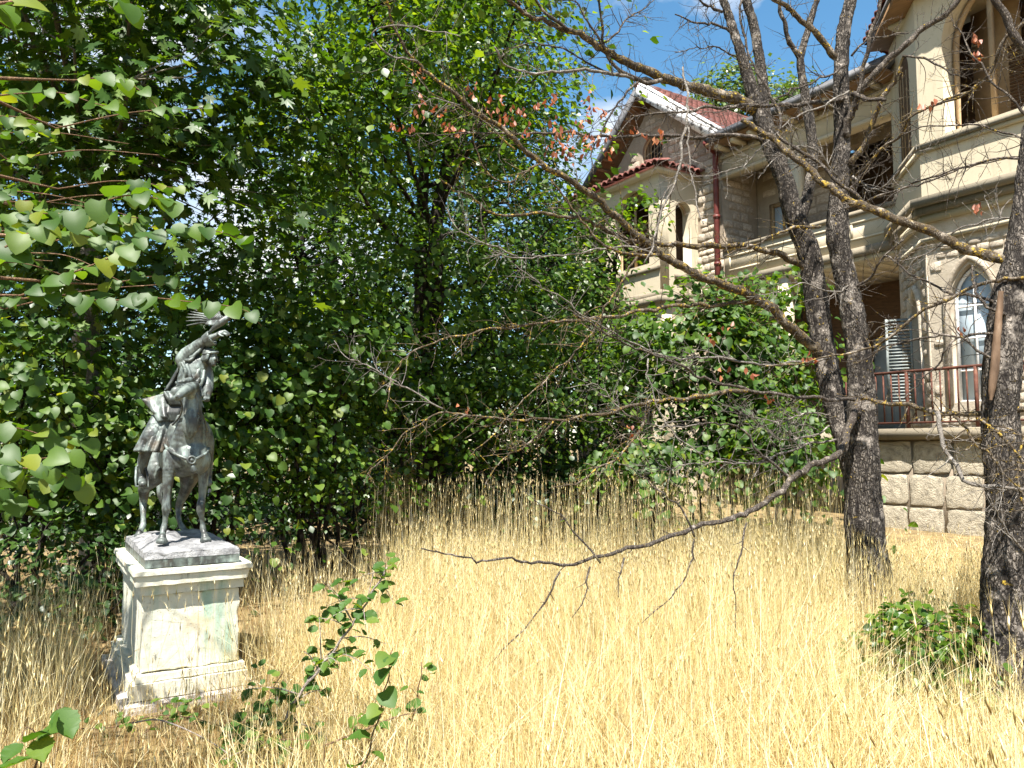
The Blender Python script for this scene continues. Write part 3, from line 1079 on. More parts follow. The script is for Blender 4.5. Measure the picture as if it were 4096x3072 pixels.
# plain rear body and left end so that no side is open
MB().box((8.8, -1.4, -.2), (10.9, -1.0, 6.5)).build('left_wing_wall', M['plaster'], mansion)
MB().box((10.2, -.98, 3.0), (10.45, -.6, 6.3)).build('left_wing_pillar', M['plaster'], mansion)
MB().box((-4.6, -6.0, -.2), (8.7, -5.6, 8.5)).build('rear_wall', M['plaster'], mansion)
MB().box((.4, -3.2, 5.2), (4.6, -2.46, 8.3)).build('inner_core', M['plaster'], mansion)

# ------------------------------------------------------------------ small house glimpsed through the trees
hb = at(402, 407, 19.0)
shed = thing('garden_house', 'small far house with red tiled roof glimpsed through the leaves', 'house', (hb.x, 19.0, 0), .3)
MB().box((-1.6, 0, 0), (1.6, 2.5, 2.3)).build('wall', M['plaster'], shed)
sr = MB().add([(-1.9, -.4, 2.1), (1.9, -.4, 2.1), (1.9, 1.25, 3.3), (-1.9, 1.25, 3.3), (1.9, 2.9, 2.1), (-1.9, 2.9, 2.1)], [(0, 1, 2, 3), (3, 2, 4, 5)]).build('roof', M['tile'], shed)
dd = Vector((0, 1.65, 1.2)).normalized()
nn_ = Vector((0, -dd.z, dd.y))
for r_ in range(6):
    for c_ in range(15):
        o = obj('roof_tile', tile_me, None, sr)
        o.matrix_local = Matrix.Translation(Vector((-1.85 + c_ * .26, -.4, 2.12)) + dd * (r_ * .33)) @ Matrix((Vector((1, 0, 0)), dd, nn_)).transposed().to_4x4() @ Matrix.Diagonal((.26, .4, .18, 1))
# ------------------------------------------------------------------ pedestal and statue
PW, PL = .58, 1.15
PTH = math.radians(32)
pc = at(140.6, 655, 4.85)
EXv = Vector((math.cos(PTH), math.sin(PTH), 0))
EYv = Vector((-math.sin(PTH), math.cos(PTH), 0))
PO = Vector((pc.x, pc.y, 0)) + EXv * (PW / 2) + EYv * (PL / 2)
ped = thing('pedestal', 'stained cream limestone pedestal in the grass under the bronze horseman', 'pedestal', PO, PTH)


def chipped(hx, hy, z0, z1, seed, chip=.008, nx=26, taper=0.0):
    """a block with slightly uneven faces and worn arrises"""
    bm = bmesh.new()
    bmesh.ops.create_cube(bm, size=1)
    bmesh.ops.subdivide_edges(bm, edges=bm.edges[:], cuts=nx, use_grid_fill=True)
    for v_ in bm.verts:
        f = v_.co * 2
        e = sorted([1 - abs(f.x), 1 - abs(f.y), 1 - abs(f.z)])
        p = Vector((f.x * hx, f.y * hy, z0 + (f.z + 1) / 2 * (z1 - z0)))
        p.x *= 1 - taper * (f.z + 1) / 2
        p.y *= 1 - taper * (f.z + 1) / 2
        nz = mnoise.noise(p * 9 + Vector((seed, 0, 0)))
        n2 = mnoise.noise(p * 23 + Vector((0, seed, 0)))
        dirv = Vector((f.x * (abs(f.x) > .99), f.y * (abs(f.y) > .99), f.z * (abs(f.z) > .99)))
        edge = e[1] < .05
        d = -.002 - .003 * nz - .0015 * n2
        if edge:
            d -= chip * max(0, .25 + nz + .5 * n2)
        v_.co = p + dirv * d
    me = bpy.data.meshes.new('block')
    bm.to_mesh(me)
    bm.free()
    return me


def pblock(name, hx, hy, z0, z1, seed, mat='limestone', **kw):
    return obj(name, chipped(hx, hy, z0, z1, seed, **kw), M[mat], ped)


hx, hy = PW / 2, PL / 2
pblock('foundation', hx + .11, hy + .13, -.15, .055, 1, 'rough_stone', chip=.03)
pblock('plinth', hx + .058, hy + .065, .056, .155, 2, chip=.012)
pblock('base_moulding', hx + .035, hy + .04, .157, .20, 3, nx=18)
pblock('shaft', hx, hy, .202, .672, 4, chip=.006, nx=34)
pblock('neck_moulding', hx + .022, hy + .022, .674, .735, 5, nx=18)
pblock('cornice', hx + .050, hy + .06, .737, .80, 6, chip=.012)
pblock('cornice_top', hx + .066, hy + .075, .802, .832, 7, chip=.012, nx=30)

CW = PO + EXv * 0 + Vector((0, 0, 0))
nF = Vector((math.sin(PTH), -math.cos(PTH), 0))
MLI = (Matrix.Translation(PO) @ Matrix.Rotation(PTH, 4, 'Z')).inverted()


def S(cx, cy, yl):
    """statue point seen at (cx, cy) of the detail view, yl metres along the horse (front negative); statue's own frame"""
    u, v_ = (400 + cx * .603) / 4, (1200 + cy * .603) / 4
    d = ray(u, v_)
    o = Vector((0, 0, EYE))
    k_ = ((PO + EYv * yl) - o).dot(EYv) / d.dot(EYv)
    return MLI @ (o + d * k_)


statue = thing('equestrian_statue', 'weathered bronze statue of a falconer on horseback on the limestone pedestal', 'statue', PO, PTH)

# icosphere template
_bm = bmesh.new()
bmesh.ops.create_icosphere(_bm, subdivisions=2, radius=1)
ICV = np.array([v_.co[:] for v_ in _bm.verts])
ICF = np.array([[v_.index for v_ in f.verts] for f in _bm.faces])
_bm.free()


class Clay:
    """a figure built up from overlapping lumps, fused into one continuous skin"""

    def __init__(self):
        self.c = []
        self.r = []

    def ball(self, p, r):
        self.c.append(tuple(p))
        self.r.append((r, r, r) if isinstance(r, (int, float)) else tuple(r))
        return self

    def chain(self, pts, smooth=True):
        P = [tuple(p) for p, r in pts]
        Rr = [r for p, r in pts]
        if smooth and len(P) > 2:
            Q, q = resample(P, Rr, .012)
        else:
            Q, q = [], []
            for i in range(len(P) - 1):
                a, b = np.array(P[i]), np.array(P[i + 1])
                m = max(2, int(np.linalg.norm(b - a) / (.35 * min(Rr[i], Rr[i + 1]))) + 1)
                for t in np.linspace(0, 1, m):
                    Q.append(a * (1 - t) + b * t)
                    q.append(Rr[i] * (1 - t) + Rr[i + 1] * t)
        last = None
        for p, r in zip(Q, q):
            if last is not None and np.linalg.norm(np.array(p) - last) < .3 * r:
                continue
            last = np.array(p)
            self.ball(p, float(r))
        self.ball(Q[-1], float(q[-1]))
        return self

    def sheet(self, tl, tr, br, bl, r=.009, bulge=(0, 0, 0), waves=0, amp=.0, wdir=(0, -1, 0)):
        tl, tr, br, bl = (np.array(x) for x in (tl, tr, br, bl))
        b, wd = np.array(bulge), np.array(wdir)
        nu = max(3, int(max(np.linalg.norm(tr - tl), np.linalg.norm(br - bl)) / (r * 1.0)))
        nv = max(3, int(max(np.linalg.norm(bl - tl), np.linalg.norm(br - tr)) / (r * 1.0)))
        for i in range(nu + 1):
            for j in range(nv + 1):
                s, t = i / nu, j / nv
                p = (tl * (1 - s) + tr * s) * (1 - t) + (bl * (1 - s) + br * s) * t
                p = p + b * math.sin(math.pi * s) * (.35 + .65 * t) + wd * amp * math.sin(waves * 2 * math.pi * s + 1.2 * t) * (.2 + t)
                self.ball(p, r)
        return self

    def skin(self, name, mat, parent, voxel=.006, it=4, fac=.5):
        C, Rr = np.array(self.c), np.array(self.r)
        V = (C[:, None] + Rr[:, None] * ICV[None]).reshape(-1, 3)
        F = (np.arange(len(C))[:, None, None] * len(ICV) + ICF[None]).reshape(-1, 3)
        o = obj(name, mk(name, V, [F]))
        m = o.modifiers.new("fuse", 'REMESH')
        m.mode = 'VOXEL'
        m.voxel_size = voxel
        m.use_smooth_shade = True
        s = o.modifiers.new("soft", 'SMOOTH')
        s.factor = fac
        s.iterations = it
        dg = bpy.context.evaluated_depsgraph_get()
        me = bpy.data.meshes.new_from_object(o.evaluated_get(dg))
        me.name = name
        bpy.data.objects.remove(o)
        return obj(name, me, M[mat] if isinstance(mat, str) else mat, parent)


Vc = Vector
# --- horse
H = Clay()
H.chain([(Vc((0, -.36, 1.525)), .115), (Vc((0, -.28, 1.53)), .128), (Vc((0, -.1, 1.515)), .138), (Vc((0, .12, 1.51)), .140), (Vc((-.0, .3, 1.545)), .138), (Vc((0, .40, 1.55)), .125)])
H.ball(Vc((-.045, -.37, 1.50)), (.078, .08, .10)).ball(Vc((.05, -.37, 1.50)), (.074, .08, .095))
H.ball(Vc((.0, -.30, 1.60)), (.10, .14, .12)).ball(Vc((-.08, .36, 1.53)), (.08, .12, .13)).ball(Vc((.08, .36, 1.53)), (.08, .12, .13))
H.chain([(S(585, 960, -.32), .118), (S(596, 860, -.36), .094), (S(604, 770, -.39), .074), (S(610, 690, -.40), .062), (S(610, 620, -.40), .055), (S(606, 580, -.41), .050)])
H.ball(S(600, 820, -.46), (.055, .03, .10))
# head turned and tucked to its right
H.chain([(S(612, 576, -.42), .048), (S(590, 588, -.475), .044), (S(562, 606, -.53), .036), (S(538, 624, -.57), .029), (S(522, 640, -.595), .027), (S(514, 648, -.60), .025)])
H.ball(S(600, 612, -.455), (.036, .04, .042)).ball(S(575, 585, -.50), (.022, .03, .016)).ball(S(508, 640, -.622), .009).ball(S(520, 655, -.60), .017)
H.chain([(S(640, 560, -.41), .014), (S(652, 535, -.42), .013), (S(660, 515, -.425), .005)], False)
H.chain([(S(575, 555, -.44), .013), (S(566, 535, -.455), .012), (S(556, 518, -.46), .005)], False)
H.ball(S(566, 590, -.558), .010)
# fore legs
H.chain([(S(475, 1030, -.33), .060), (S(461, 1110, -.35), .045), (S(452, 1200, -.36), .036), (S(446, 1290, -.365), .026), (S(442, 1345, -.372), .029), (S(441, 1385, -.375), .031), (S(436, 1425, -.365), .020),
         (S(430, 1480, -.36), .0175), (S(422, 1520, -.365), .023), (S(417, 1550, -.385), .0185), (S(413, 1575, -.405), .026)])
H.ball(S(411, 1597, -.415), (.036, .042, .022)).ball(S(411, 1606, -.41), (.040, .046, .014))
H.chain([(S(688, 1050, -.31), .052), (S(688, 1130, -.325), .039), (S(684, 1220, -.33), .031), (S(677, 1310, -.335), .024), (S(669, 1355, -.345), .028), (S(668, 1395, -.345), .029), (S(674, 1435, -.335), .019),
         (S(680, 1480, -.33), .0165), (S(683, 1515, -.335), .022), (S(690, 1545, -.355), .0175), (S(696, 1568, -.375), .025)])
H.ball(S(700, 1590, -.385), (.036, .042, .022)).ball(S(701, 1600, -.38), (.040, .046, .014))
# hind legs
H.chain([(Vc((-.09, .34, 1.50)), .11), (Vc((-.125, .27, 1.40)), .085), (S(300, 1235, .36), .048), (S(292, 1300, .46), .034), (S(288, 1345, .475), .029), (S(287, 1400, .44), .022), (S(288, 1455, .41), .019),
         (S(284, 1498, .395), .024), (S(272, 1525, .37), .019), (S(262, 1548, .35), .028)])
H.ball(S(257, 1566, .34), (.036, .042, .022))
H.chain([(Vc((.09, .34, 1.50)), .11), (Vc((.10, .27, 1.40)), .085), (S(575, 1240, .34), .046), (S(540, 1320, .46), .034), (S(525, 1365, .485), .028), (S(520, 1425, .47), .021), (S(528, 1470, .45), .019),
         (S(545, 1505, .43), .024), (S(562, 1525, .41), .019), (S(578, 1542, .39), .028)])
H.ball(S(590, 1555, .38), (.036, .042, .020))
horse = H.skin('horse', 'bronze', statue, .0058, 3)
T_ = Clay()
T_.chain([(Vc((0, .50, 1.60)), .030), (Vc((-.01, .56, 1.52)), .045), (Vc((-.03, .58, 1.38)), .055), (Vc((-.04, .57, 1.24)), .045), (Vc((-.03, .55, 1.14)), .016)])
T_.skin('tail', 'bronze', horse, .007, 2)
Mn = Clay()
mr = random.Random(2)
for i in range(26):
    t = i / 25
    cx = 640 + 10 * math.sin(i) - 20 * t
    cy = 545 + 300 * t
    yb = -.37 + .03 * t
    s_ = 1 if i % 3 else -1
    Mn.chain([(S(cx, cy, yb), .013), (S(cx + s_ * mr.uniform(12, 34), cy + 28, yb - .03), .012), (S(cx + s_ * mr.uniform(20, 46), cy + mr.uniform(55, 85), yb - .045), .005)], False)
for i in range(16):                                # forelock blown across the brow
    a = mr.uniform(-1, 1)
    Mn.chain([(S(622 + a * 14, 545, -.43), .011), (S(590 + a * 22, 528 + mr.uniform(-8, 10), -.465), .010), (S(540 + mr.uniform(-40, 20), 545 + mr.uniform(-12, 30), -.50), .005)], False)
Mn.skin('mane', 'bronze', horse, .0045, 2)
# harness
mb = MB()
st = [S(445, 985, -.345), S(500, 1022, -.435), S(560, 1048, -.475), S(608, 1062, -.485), S(655, 1045, -.475), S(700, 1018, -.43), S(722, 985, -.34)]
P_, r_ = resample([tuple(p) for p in st], [.011] * 7, .01)
mb.tube(P_, r_, 6)
st = [S(445, 985, -.345), S(425, 950, -.2), S(420, 900, -.05)]
mb.tube([tuple(p) for p in st], .010, 6)
strap = mb.build('breast_strap', M['bronze'], horse, True)
mp_ = S(608, 1062, -.497)
Mx = Matrix.Translation(mp_) @ Matrix.Rotation(math.radians(90), 4, 'X')
MB().lathe([(.0, .012), (.008, .011), (.012, .006), (.018, .006), (.021, .012), (.027, .011), (.031, .004), (.031, -.01), (0, -.012)], 24, Mx).build('medallion', M['bronze'], strap, True)
Clay().chain([(S(612, 1092, -.49), .008), (S(616, 1108, -.492), .017), (S(622, 1132, -.49), .021)], False).ball(S(632, 1128, -.49), .013).skin('tassel', 'bronze', strap, .004, 2)
mb = MB()
for pts in ([(632, 620, -.455), (650, 700, -.44), (690, 790, -.38), (712, 870, -.27)], [(646, 770, -.455), (668, 830, -.42), (690, 860, -.36)], [(520, 650, -.62), (545, 705, -.50), (530, 770, -.43), (480, 830, -.36)],
            [(640, 660, -.45), (680, 665, -.38), (705, 660, -.30)], [(560, 760, -.455), (600, 772, -.475), (640, 772, -.462)]):
    P_, r_ = resample([tuple(S(*p)) for p in pts], [.0065] * len(pts), .012)
    mb.tube(P_, r_, 6)
mb.build('bridle', M['bronze'], horse, True)
mb = MB()
an = np.linspace(0, 2 * np.pi, 15)
for (cx, cy, yl, rr_) in ((643, 778, -.47, .012), (666, 800, -.44, .011)):
    c_ = np.array(S(cx, cy, yl))
    mb.tube(np.stack([c_[0] + rr_ * np.cos(an), np.full(15, c_[1]), c_[2] + rr_ * np.sin(an)], -1), .004, 5)
mb.build('harness_ring', M['bronze'], horse, True)

# --- rider
B = Clay()
B.chain([(S(535, 800, .0), .098), (S(560, 710, -.03), .090), (S(592, 610, -.06), .098), (S(612, 530, -.08), .104), (S(625, 465, -.09), .092), (S(655, 425, -.11), .060), (S(690, 405, -.13), .036), (S(715, 395, -.145), .034)])
B.ball(S(600, 430, -.06), (.09, .075, .07)).ball(S(670, 500, -.09), (.065, .06, .09))
# head, three-quarter view, looking out to its left
hd = S(733, 378, -.155)
B.ball(hd, (.047, .050, .058)).ball(S(742, 400, -.175), (.036, .038, .045)).ball(S(750, 425, -.188), (.023, .023, .018))
B.chain([(S(756, 372, -.196), .008), (S(766, 392, -.208), .009), (S(766, 398, -.206), .009)], False)
B.chain([(S(738, 366, -.202), .007), (S(760, 362, -.198), .007), (S(772, 366, -.182), .006)], False)
B.chain([(S(752, 412, -.206), .006), (S(764, 411, -.202), .006)], False).chain([(S(752, 418, -.204), .006), (S(763, 418, -.20), .006)], False)
B.ball(S(735, 392, -.196), (.014, .012, .012)).ball(S(775, 388, -.176), (.010, .012, .012))
B.ball(S(706, 388, -.145), (.007, .013, .017))
# right arm raised over the head
B.chain([(S(560, 395, -.05), .064), (S(585, 362, -.07), .060), (S(625, 330, -.10), .053), (S(660, 300, -.13), .046), (S(690, 278, -.155), .040), (S(720, 262, -.175), .036)])
B.chain([(S(715, 262, -.175), .028), (S(755, 243, -.20), .022), (S(778, 232, -.21), .019), (S(800, 222, -.22), .021), (S(812, 218, -.224), .018)])
for dx_, dy_, L_ in ((0, -8, 1.0), (5, 0, 1.15), (4, 7, 1.05), (-2, 13, .85)):
    B.chain([(S(808 + dx_, 216 + dy_, -.226), .0085), (S(808 + dx_ + 20 * L_, 212 + dy_, -.238), .0078), (S(808 + dx_ + 34 * L_, 218 + dy_ * .9, -.246), .0068), (S(808 + dx_ + 42 * L_, 228 + dy_ * .8, -.246), .0058)], False)
B.chain([(S(786, 224, -.235), .009), (S(800, 236, -.252), .0085), (S(816, 240, -.256), .0070)], False)
# left arm reaching forward with the reins
B.chain([(S(690, 440, -.08), .052), (S(706, 500, -.09), .050), (S(712, 565, -.13), .044), (S(712, 612, -.19), .034), (S(708, 640, -.25), .024), (S(704, 655, -.285), .024)])
for i in range(4):
    B.chain([(S(694 + i * 9, 640 + i, -.295), .0085), (S(692 + i * 10, 652 + i, -.318), .008), (S(690 + i * 10, 664 + i, -.312), .0075), (S(692 + i * 9, 668 + i, -.298), .0065)], False)
B.chain([(S(688, 640, -.28), .009), (S(682, 632, -.30), .008), (S(684, 622, -.312), .0065)], False)
B.chain([(S(700, 645, -.30), .006), (S(706, 615, -.31), .006), (S(712, 605, -.31), .007)], False)
# legs
B.chain([(S(510, 800, .0), .088), (S(430, 830, -.07), .078), (S(350, 890, -.12), .066), (S(318, 950, -.12), .052), (S(300, 1020, -.08), .042), (S(282, 1090, -.06), .037), (S(276, 1150, -.055), .030), (S(278, 1185, -.06), .030)])
B.chain([(S(278, 1190, -.05), .030), (S(280, 1208, -.10), .029), (S(284, 1222, -.16), .024)])
B.chain([(S(590, 800, .0), .080), (S(660, 850, .02), .070), (S(705, 930, .05), .056), (S(715, 1040, .08), .04), (S(716, 1130, .10), .032), (S(718, 1190, .09), .028), (S(722, 1215, .02), .024)])
rider = B.skin('person', 'bronze', statue, .0050, 2)
# cap with a rolled brim, hair over the ear
Cp = Clay()
Cp.ball(S(722, 345, -.15), (.048, .050, .030)).ball(S(712, 336, -.14), (.034, .036, .022))
hb_ = S(732, 358, -.158)
for a in np.linspace(0, 2 * np.pi, 40)[:-1]:
    Cp.ball(Vc((hb_.x + .047 * math.cos(a), hb_.y + .050 * math.sin(a), hb_.z + .010 * math.cos(a) + .004)), .0115)
Cp.skin('cap', 'bronze', rider, .0045, 2)
Hr = Clay()
for i in range(14):
    Hr.chain([(S(690 + i * 2.2, 362 + (i % 3) * 3, -.165 - .003 * i), .011), (S(676 + i * 2.4, 388 + (i % 4) * 3, -.165 - .003 * i), .011), (S(682 + i * 2, 404, -.16), .006)], False)
Hr.skin('hair', 'bronze', rider, .0045, 1)
# sleeve cuff
Cf = Clay()
c0, c1 = S(700, 275, -.165), S(742, 252, -.19)
ax = (c1 - c0).normalized()
s1 = ax.cross(Vc((0, 1, 0))).normalized()
s2 = ax.cross(s1)
for t in np.linspace(0, 1, 6):
    for a in np.linspace(0, 2 * np.pi, 26)[:-1]:
        rr_ = .040 + .010 * t
        Cf.ball(c0.lerp(c1, t) + s1 * rr_ * math.cos(a) + s2 * rr_ * math.sin(a), .0075)
Cf.skin('sleeve_cuff', 'bronze', rider, .0045, 2)
# coat: folds over the chest, skirt over the thigh, tail blown out behind, cape edge
K = Clay()
K.sheet(S(352, 770, -.10), S(470, 790, -.16), S(412, 1005, -.19), S(246, 998, -.14), .011, (0, -.035, 0), 3, .014)
K.sheet(S(352, 770, -.10), S(400, 780, .08), S(330, 1000, .12), S(246, 998, -.14), .011, (-.03, 0, 0), 2, .012, (-1, 0, 0))
K.sheet(S(470, 790, -.16), S(505, 800, -.17), S(440, 960, -.20), S(412, 1005, -.19), .010, (0, -.02, 0), 2, .01)
K.skin('coat_skirt', 'bronze', rider, .0065, 3)
K = Clay()
K.sheet(S(288, 662, -.06), S(445, 622, -.12), S(455, 795, -.17), S(352, 740, -.12), .010, (0, -.04, 0), 1.5, .018)
K.sheet(S(345, 725, -.12), S(450, 700, -.16), S(452, 795, -.175), S(385, 800, -.16), .010, (0, -.02, 0), 1, .01)
K.chain([(S(288, 662, -.07), .011), (S(330, 682, -.10), .013), (S(372, 668, -.11), .012), (S(405, 640, -.12), .013), (S(445, 622, -.13), .013)])
K.skin('coat_tail', 'bronze', rider, .006, 2)
K = Clay()
K.ball(S(470, 640, -.15), (.045, .035, .035)).ball(S(450, 625, -.15), (.032, .028, .024)).ball(S(505, 610, -.18), (.036, .03, .04))
for i in range(9):
    K.chain([(S(430 + i * 14, 612 + (i % 3) * 8, -.175), .011), (S(452 + i * 12, 650 + (i % 2) * 10, -.195), .012), (S(470 + i * 9, 692, -.19), .008)], False)
for i in range(7):
    K.chain([(S(455 + i * 14, 700, -.165), .012), (S(450 + i * 11, 750, -.19), .013), (S(470 + i * 6, 800, -.185), .009)], False)
K.skin('sash', 'bronze', rider, .0055, 2)
K = Clay()
K.sheet(S(535, 430, .03), S(560, 560, .05), S(500, 640, .06), S(443, 585, .07), .011, (0, .02, 0), 2, .012)
K.chain([(S(532, 440, .0), .013), (S(490, 520, .02), .012), (S(452, 575, .03), .014), (S(446, 590, .03), .012)])
K.skin('cape', 'bronze', rider, .0065, 2)
K = Clay()
for x0, y0, x1, y1, x2, y2 in ((580, 430, 600, 520, 580, 620), (640, 440, 650, 520, 625, 640), (665, 440, 640, 500, 600, 560), (545, 420, 570, 480, 560, 560), (690, 470, 680, 540, 650, 620), (560, 500, 545, 590, 540, 680)):
    K.chain([(S(x0, y0, -.155), .012), (S(x1, y1, -.180), .013), (S(x2, y2, -.150), .010)])
for x0, y0, x1, y1 in ((570, 400, 620, 385), (600, 380, 640, 350), (625, 360, 665, 325), (640, 345, 690, 300)):
    K.chain([(S(x0, y0, -.13), .013), (S((x0 + x1) / 2, (y0 + y1) / 2 + 8, -.155), .014), (S(x1, y1, -.16), .010)])
K.skin('coat_folds', 'bronze', rider, .0055, 3)
# boot top and stirrup
mb = MB()
mb.tube([tuple(S(*p)) for p in ((240, 1110, -.08), (236, 1180, -.10), (236, 1235, -.12), (320, 1240, -.12), (322, 1180, -.10), (300, 1110, -.08))], .0075, 6)
mb.tube([tuple(S(*p)) for p in ((300, 1110, -.08), (270, 1085, -.07), (240, 1110, -.08))], .0075, 6)
mb.build('stirrup', M['bronze'], horse, True)
mb = MB()
mb.tube([tuple(S(*p)) for p in ((480, 870, -.21), (500, 830, -.22), (520, 770, -.22), (545, 765, -.23))], .010, 6)
mb.tube([tuple(S(*p)) for p in ((480, 870, -.21), (530, 860, -.22), (545, 765, -.23))], .008, 6)
mb.build('saddle_bow', M['bronze'], horse, True)
# saddle cloth
K = Clay()
K.sheet(S(470, 830, -.20), S(520, 860, -.25), S(480, 980, -.25), S(400, 985, -.15), .010, (0, -.02, 0), 2, .01)
K.skin('saddle_cloth', 'bronze', horse, .0065, 2)

# --- falcon on the wrist, wings half open
Fc = Clay()
Fc.chain([(S(735, 205, -.17), .012), (S(765, 178, -.195), .020), (S(800, 150, -.21), .029), (S(832, 128, -.215), .027), (S(856, 112, -.22), .021), (S(872, 103, -.225), .019)])
Fc.chain([(S(884, 102, -.23), .011), (S(892, 106, -.236), .008), (S(894, 114, -.236), .004)], False)
Fc.sheet(S(788, 170, -.18), S(840, 125, -.20), S(785, 95, -.12), S(700, 160, -.10), .007, (0, .01, .01))
falcon = Fc.skin('falcon', 'bronze', statue, .005, 2)
falcon["label"] = "bronze falcon with half open wings on the raised wrist"
for i in range(10):
    t = i / 9
    Fe = Clay()
    a = S(800 - 30 * t, 118 + 28 * t, -.17 + .05 * t)
    tip = S(785 - 215 * math.sin(t * 1.75 + .05), 62 - 20 * math.sin(t * 3.0) + 110 * t * t, -.06 + .06 * t)
    Fe.chain([(a, .012), (a.lerp(tip, .5) + Vc((0, 0, .008)), .0105), (tip, .005)], False)
    Fe.skin('wing_feather', 'bronze', falcon, .0055, 1)

# --- rock base of the casting
bm = bmesh.new()
bmesh.ops.create_cube(bm, size=1)
bmesh.ops.subdivide_edges(bm, edges=bm.edges[:], cuts=60, use_grid_fill=True)
for v_ in bm.verts:
    f = v_.co * 2
    p = Vector((f.x * .285, f.y * .565, .888 + (f.z + 1) / 2 * .062))
    top = (f.z + 1) / 2
    n1 = mnoise.fractal(p * 7, 1.0, 2.0, 4)
    n2 = mnoise.fractal(p * 26 + Vector((3, 1, 0)), 1.0, 2.0, 3)
    r_ = max(abs(f.x), abs(f.y))
    p.z += top * (.016 * n1 + .005 * n2 + .018 * max(0, 1 - r_ * 1.05) - .022 * smooth01((r_ - .8) / .2))
    k_ = 1 - .018 * top - .012 * (n1 + n2) * top
    p.x *= k_
    p.y *= k_
    # a boulder by the near hind hoof
    dq = ((p.x + .11) / .11) ** 2 + ((p.y + .02) / .17) ** 2
    if top > .9 and dq < 1:
        p.z += .045 * (1 - dq) ** .5 + .004 * n2
    v_.co = p
me = bpy.data.meshes.new('rock_base')
bm.to_mesh(me)
bm.free()
smooth_mesh(me)
obj('rock_base', me, M['bronze_rock'], statue)
obj('base_plate', chipped(.285, .565, .834, .890, 9, chip=.003, nx=12), M['bronze'], statue)
# ------------------------------------------------------------------ leaves
def tmpl(name):
    if name == 'heart':
        half = [(0, 0), (.30, -.09), (.53, .20), (.50, .55), (.25, .86)]
        V, Q = [], []
        mid = [(0, 0, 0), (0, .35, -.05), (0, .70, -.12), (0, 1.0, -.24)]
        V += mid
        for s in (1, -1):
            b = len(V)
            for x, y in half[1:]:
                V.append((s * x, y, .20 * x - .16 * y * y + .05 * math.sin(5 * y)))
            q = [(0, b, b + 1, 1), (1, b + 1, b + 2, 2), (2, b + 2, b + 3, 3)]
            Q += [t if s > 0 else t[::-1] for t in q]
        return np.array(V), np.array(Q)
    if name == 'palm':
        ang = [(-160, .28), (-128, .62), (-112, .36), (-75, .80), (-52, .42), (-30, .78), (-14, .50), (0, .98), (14, .50), (30, .78), (52, .42), (75, .80), (112, .36), (128, .62), (160, .28)]
        V = [(0, .12, 0)]
        for a, r in ang:
            x, y = r * .62 * math.sin(math.radians(a)), .12 + r * .88 * math.cos(math.radians(a))
            V.append((x, y, .10 * abs(x) - .12 * r * r))
        V.append((0, 0, 0))
        Q = [(0, i + 1, i, i) for i in range(1, len(ang))]
        T = [(0, i + 1, i) for i in range(1, len(ang))] + [(0, 1, len(V) - 1), (0, len(V) - 1, len(ang))]
        return np.array(V), np.array(T)
    if name == 'tooth':                      # oval leaf with a saw-toothed edge
        V = [(0, 0, 0), (0, .35, -.02), (0, .70, -.04), (0, 1.0, -.12)]
        Q = []
        pts = [(.16, .04), (.30, .16), (.27, .20), (.40, .34), (.36, .40), (.40, .52), (.34, .57), (.34, .68), (.27, .73), (.22, .85), (.14, .88)]
        T = []
        for s in (1, -1):
            b = len(V)
            for x, y in pts:
                V.append((s * x, y, .22 * x + .03 * math.sin(22 * y)))
            m = [0, 0, 0, 1, 1, 1, 2, 2, 2, 3, 3]
            for i in range(len(pts) - 1):
                t = (m[i], b + i, b + i + 1)
                T.append(t if s > 0 else t[::-1])
                if m[i] != m[i + 1]:
                    t = (m[i], b + i + 1, m[i + 1])
                    T.append(t if s > 0 else t[::-1])
        return np.array(V), np.array(T)
    if name == 'kite':
        V = [(0, 0, 0), (.30, .30, .07), (.36, .58, .08), (0, 1, -.06), (-.36, .58, .08), (-.30, .30, .07), (0, .5, 0)]
        Q = [(0, 1, 2, 6), (6, 2, 3, 4), (0, 6, 4, 5)]
        return np.array(V), np.array(Q)
    V = [(0, 0, 0), (.38, .5, .08), (0, 1, 0), (-.38, .5, .08)]
    return np.array(V), np.array([(0, 1, 2), (0, 2, 3)])


TM = {n: tmpl(n) for n in ('heart', 'palm', 'tooth', 'kite', 'bit')}


def unit(a):
    return a / (np.linalg.norm(a, axis=-1, keepdims=True) + 1e-9)


def leaf_frames(nrm, tip):
    n = unit(nrm)
    d = unit(tip - (tip * n).sum(-1, keepdims=True) * n)
    x = np.cross(d, n)
    return x, d, n


def leaf_mesh(name, shape, P, nrm, tip, size):
    V0, F0_ = TM[shape]
    x, d, n = leaf_frames(nrm, tip)
    s = np.asarray(size)[:, None, None]
    V = P[:, None] + s * (V0[None, :, :1] * x[:, None] + V0[None, :, 1:2] * d[:, None] + V0[None, :, 2:3] * n[:, None])
    F = (np.arange(len(P))[:, None, None] * len(V0) + F0_[None]).reshape(-1, F0_.shape[1])
    return mk(name, V.reshape(-1, 3), [F])


def shown_order(P, size):
    u, v_, y = proj_np(P)
    ok = (u > -5) & (u < 1029) & (v_ > -5) & (v_ < 773) & (y > .3)
    return np.argsort(-np.where(ok, size / np.maximum(y, .3), -1)), ok


LEAFME = {}


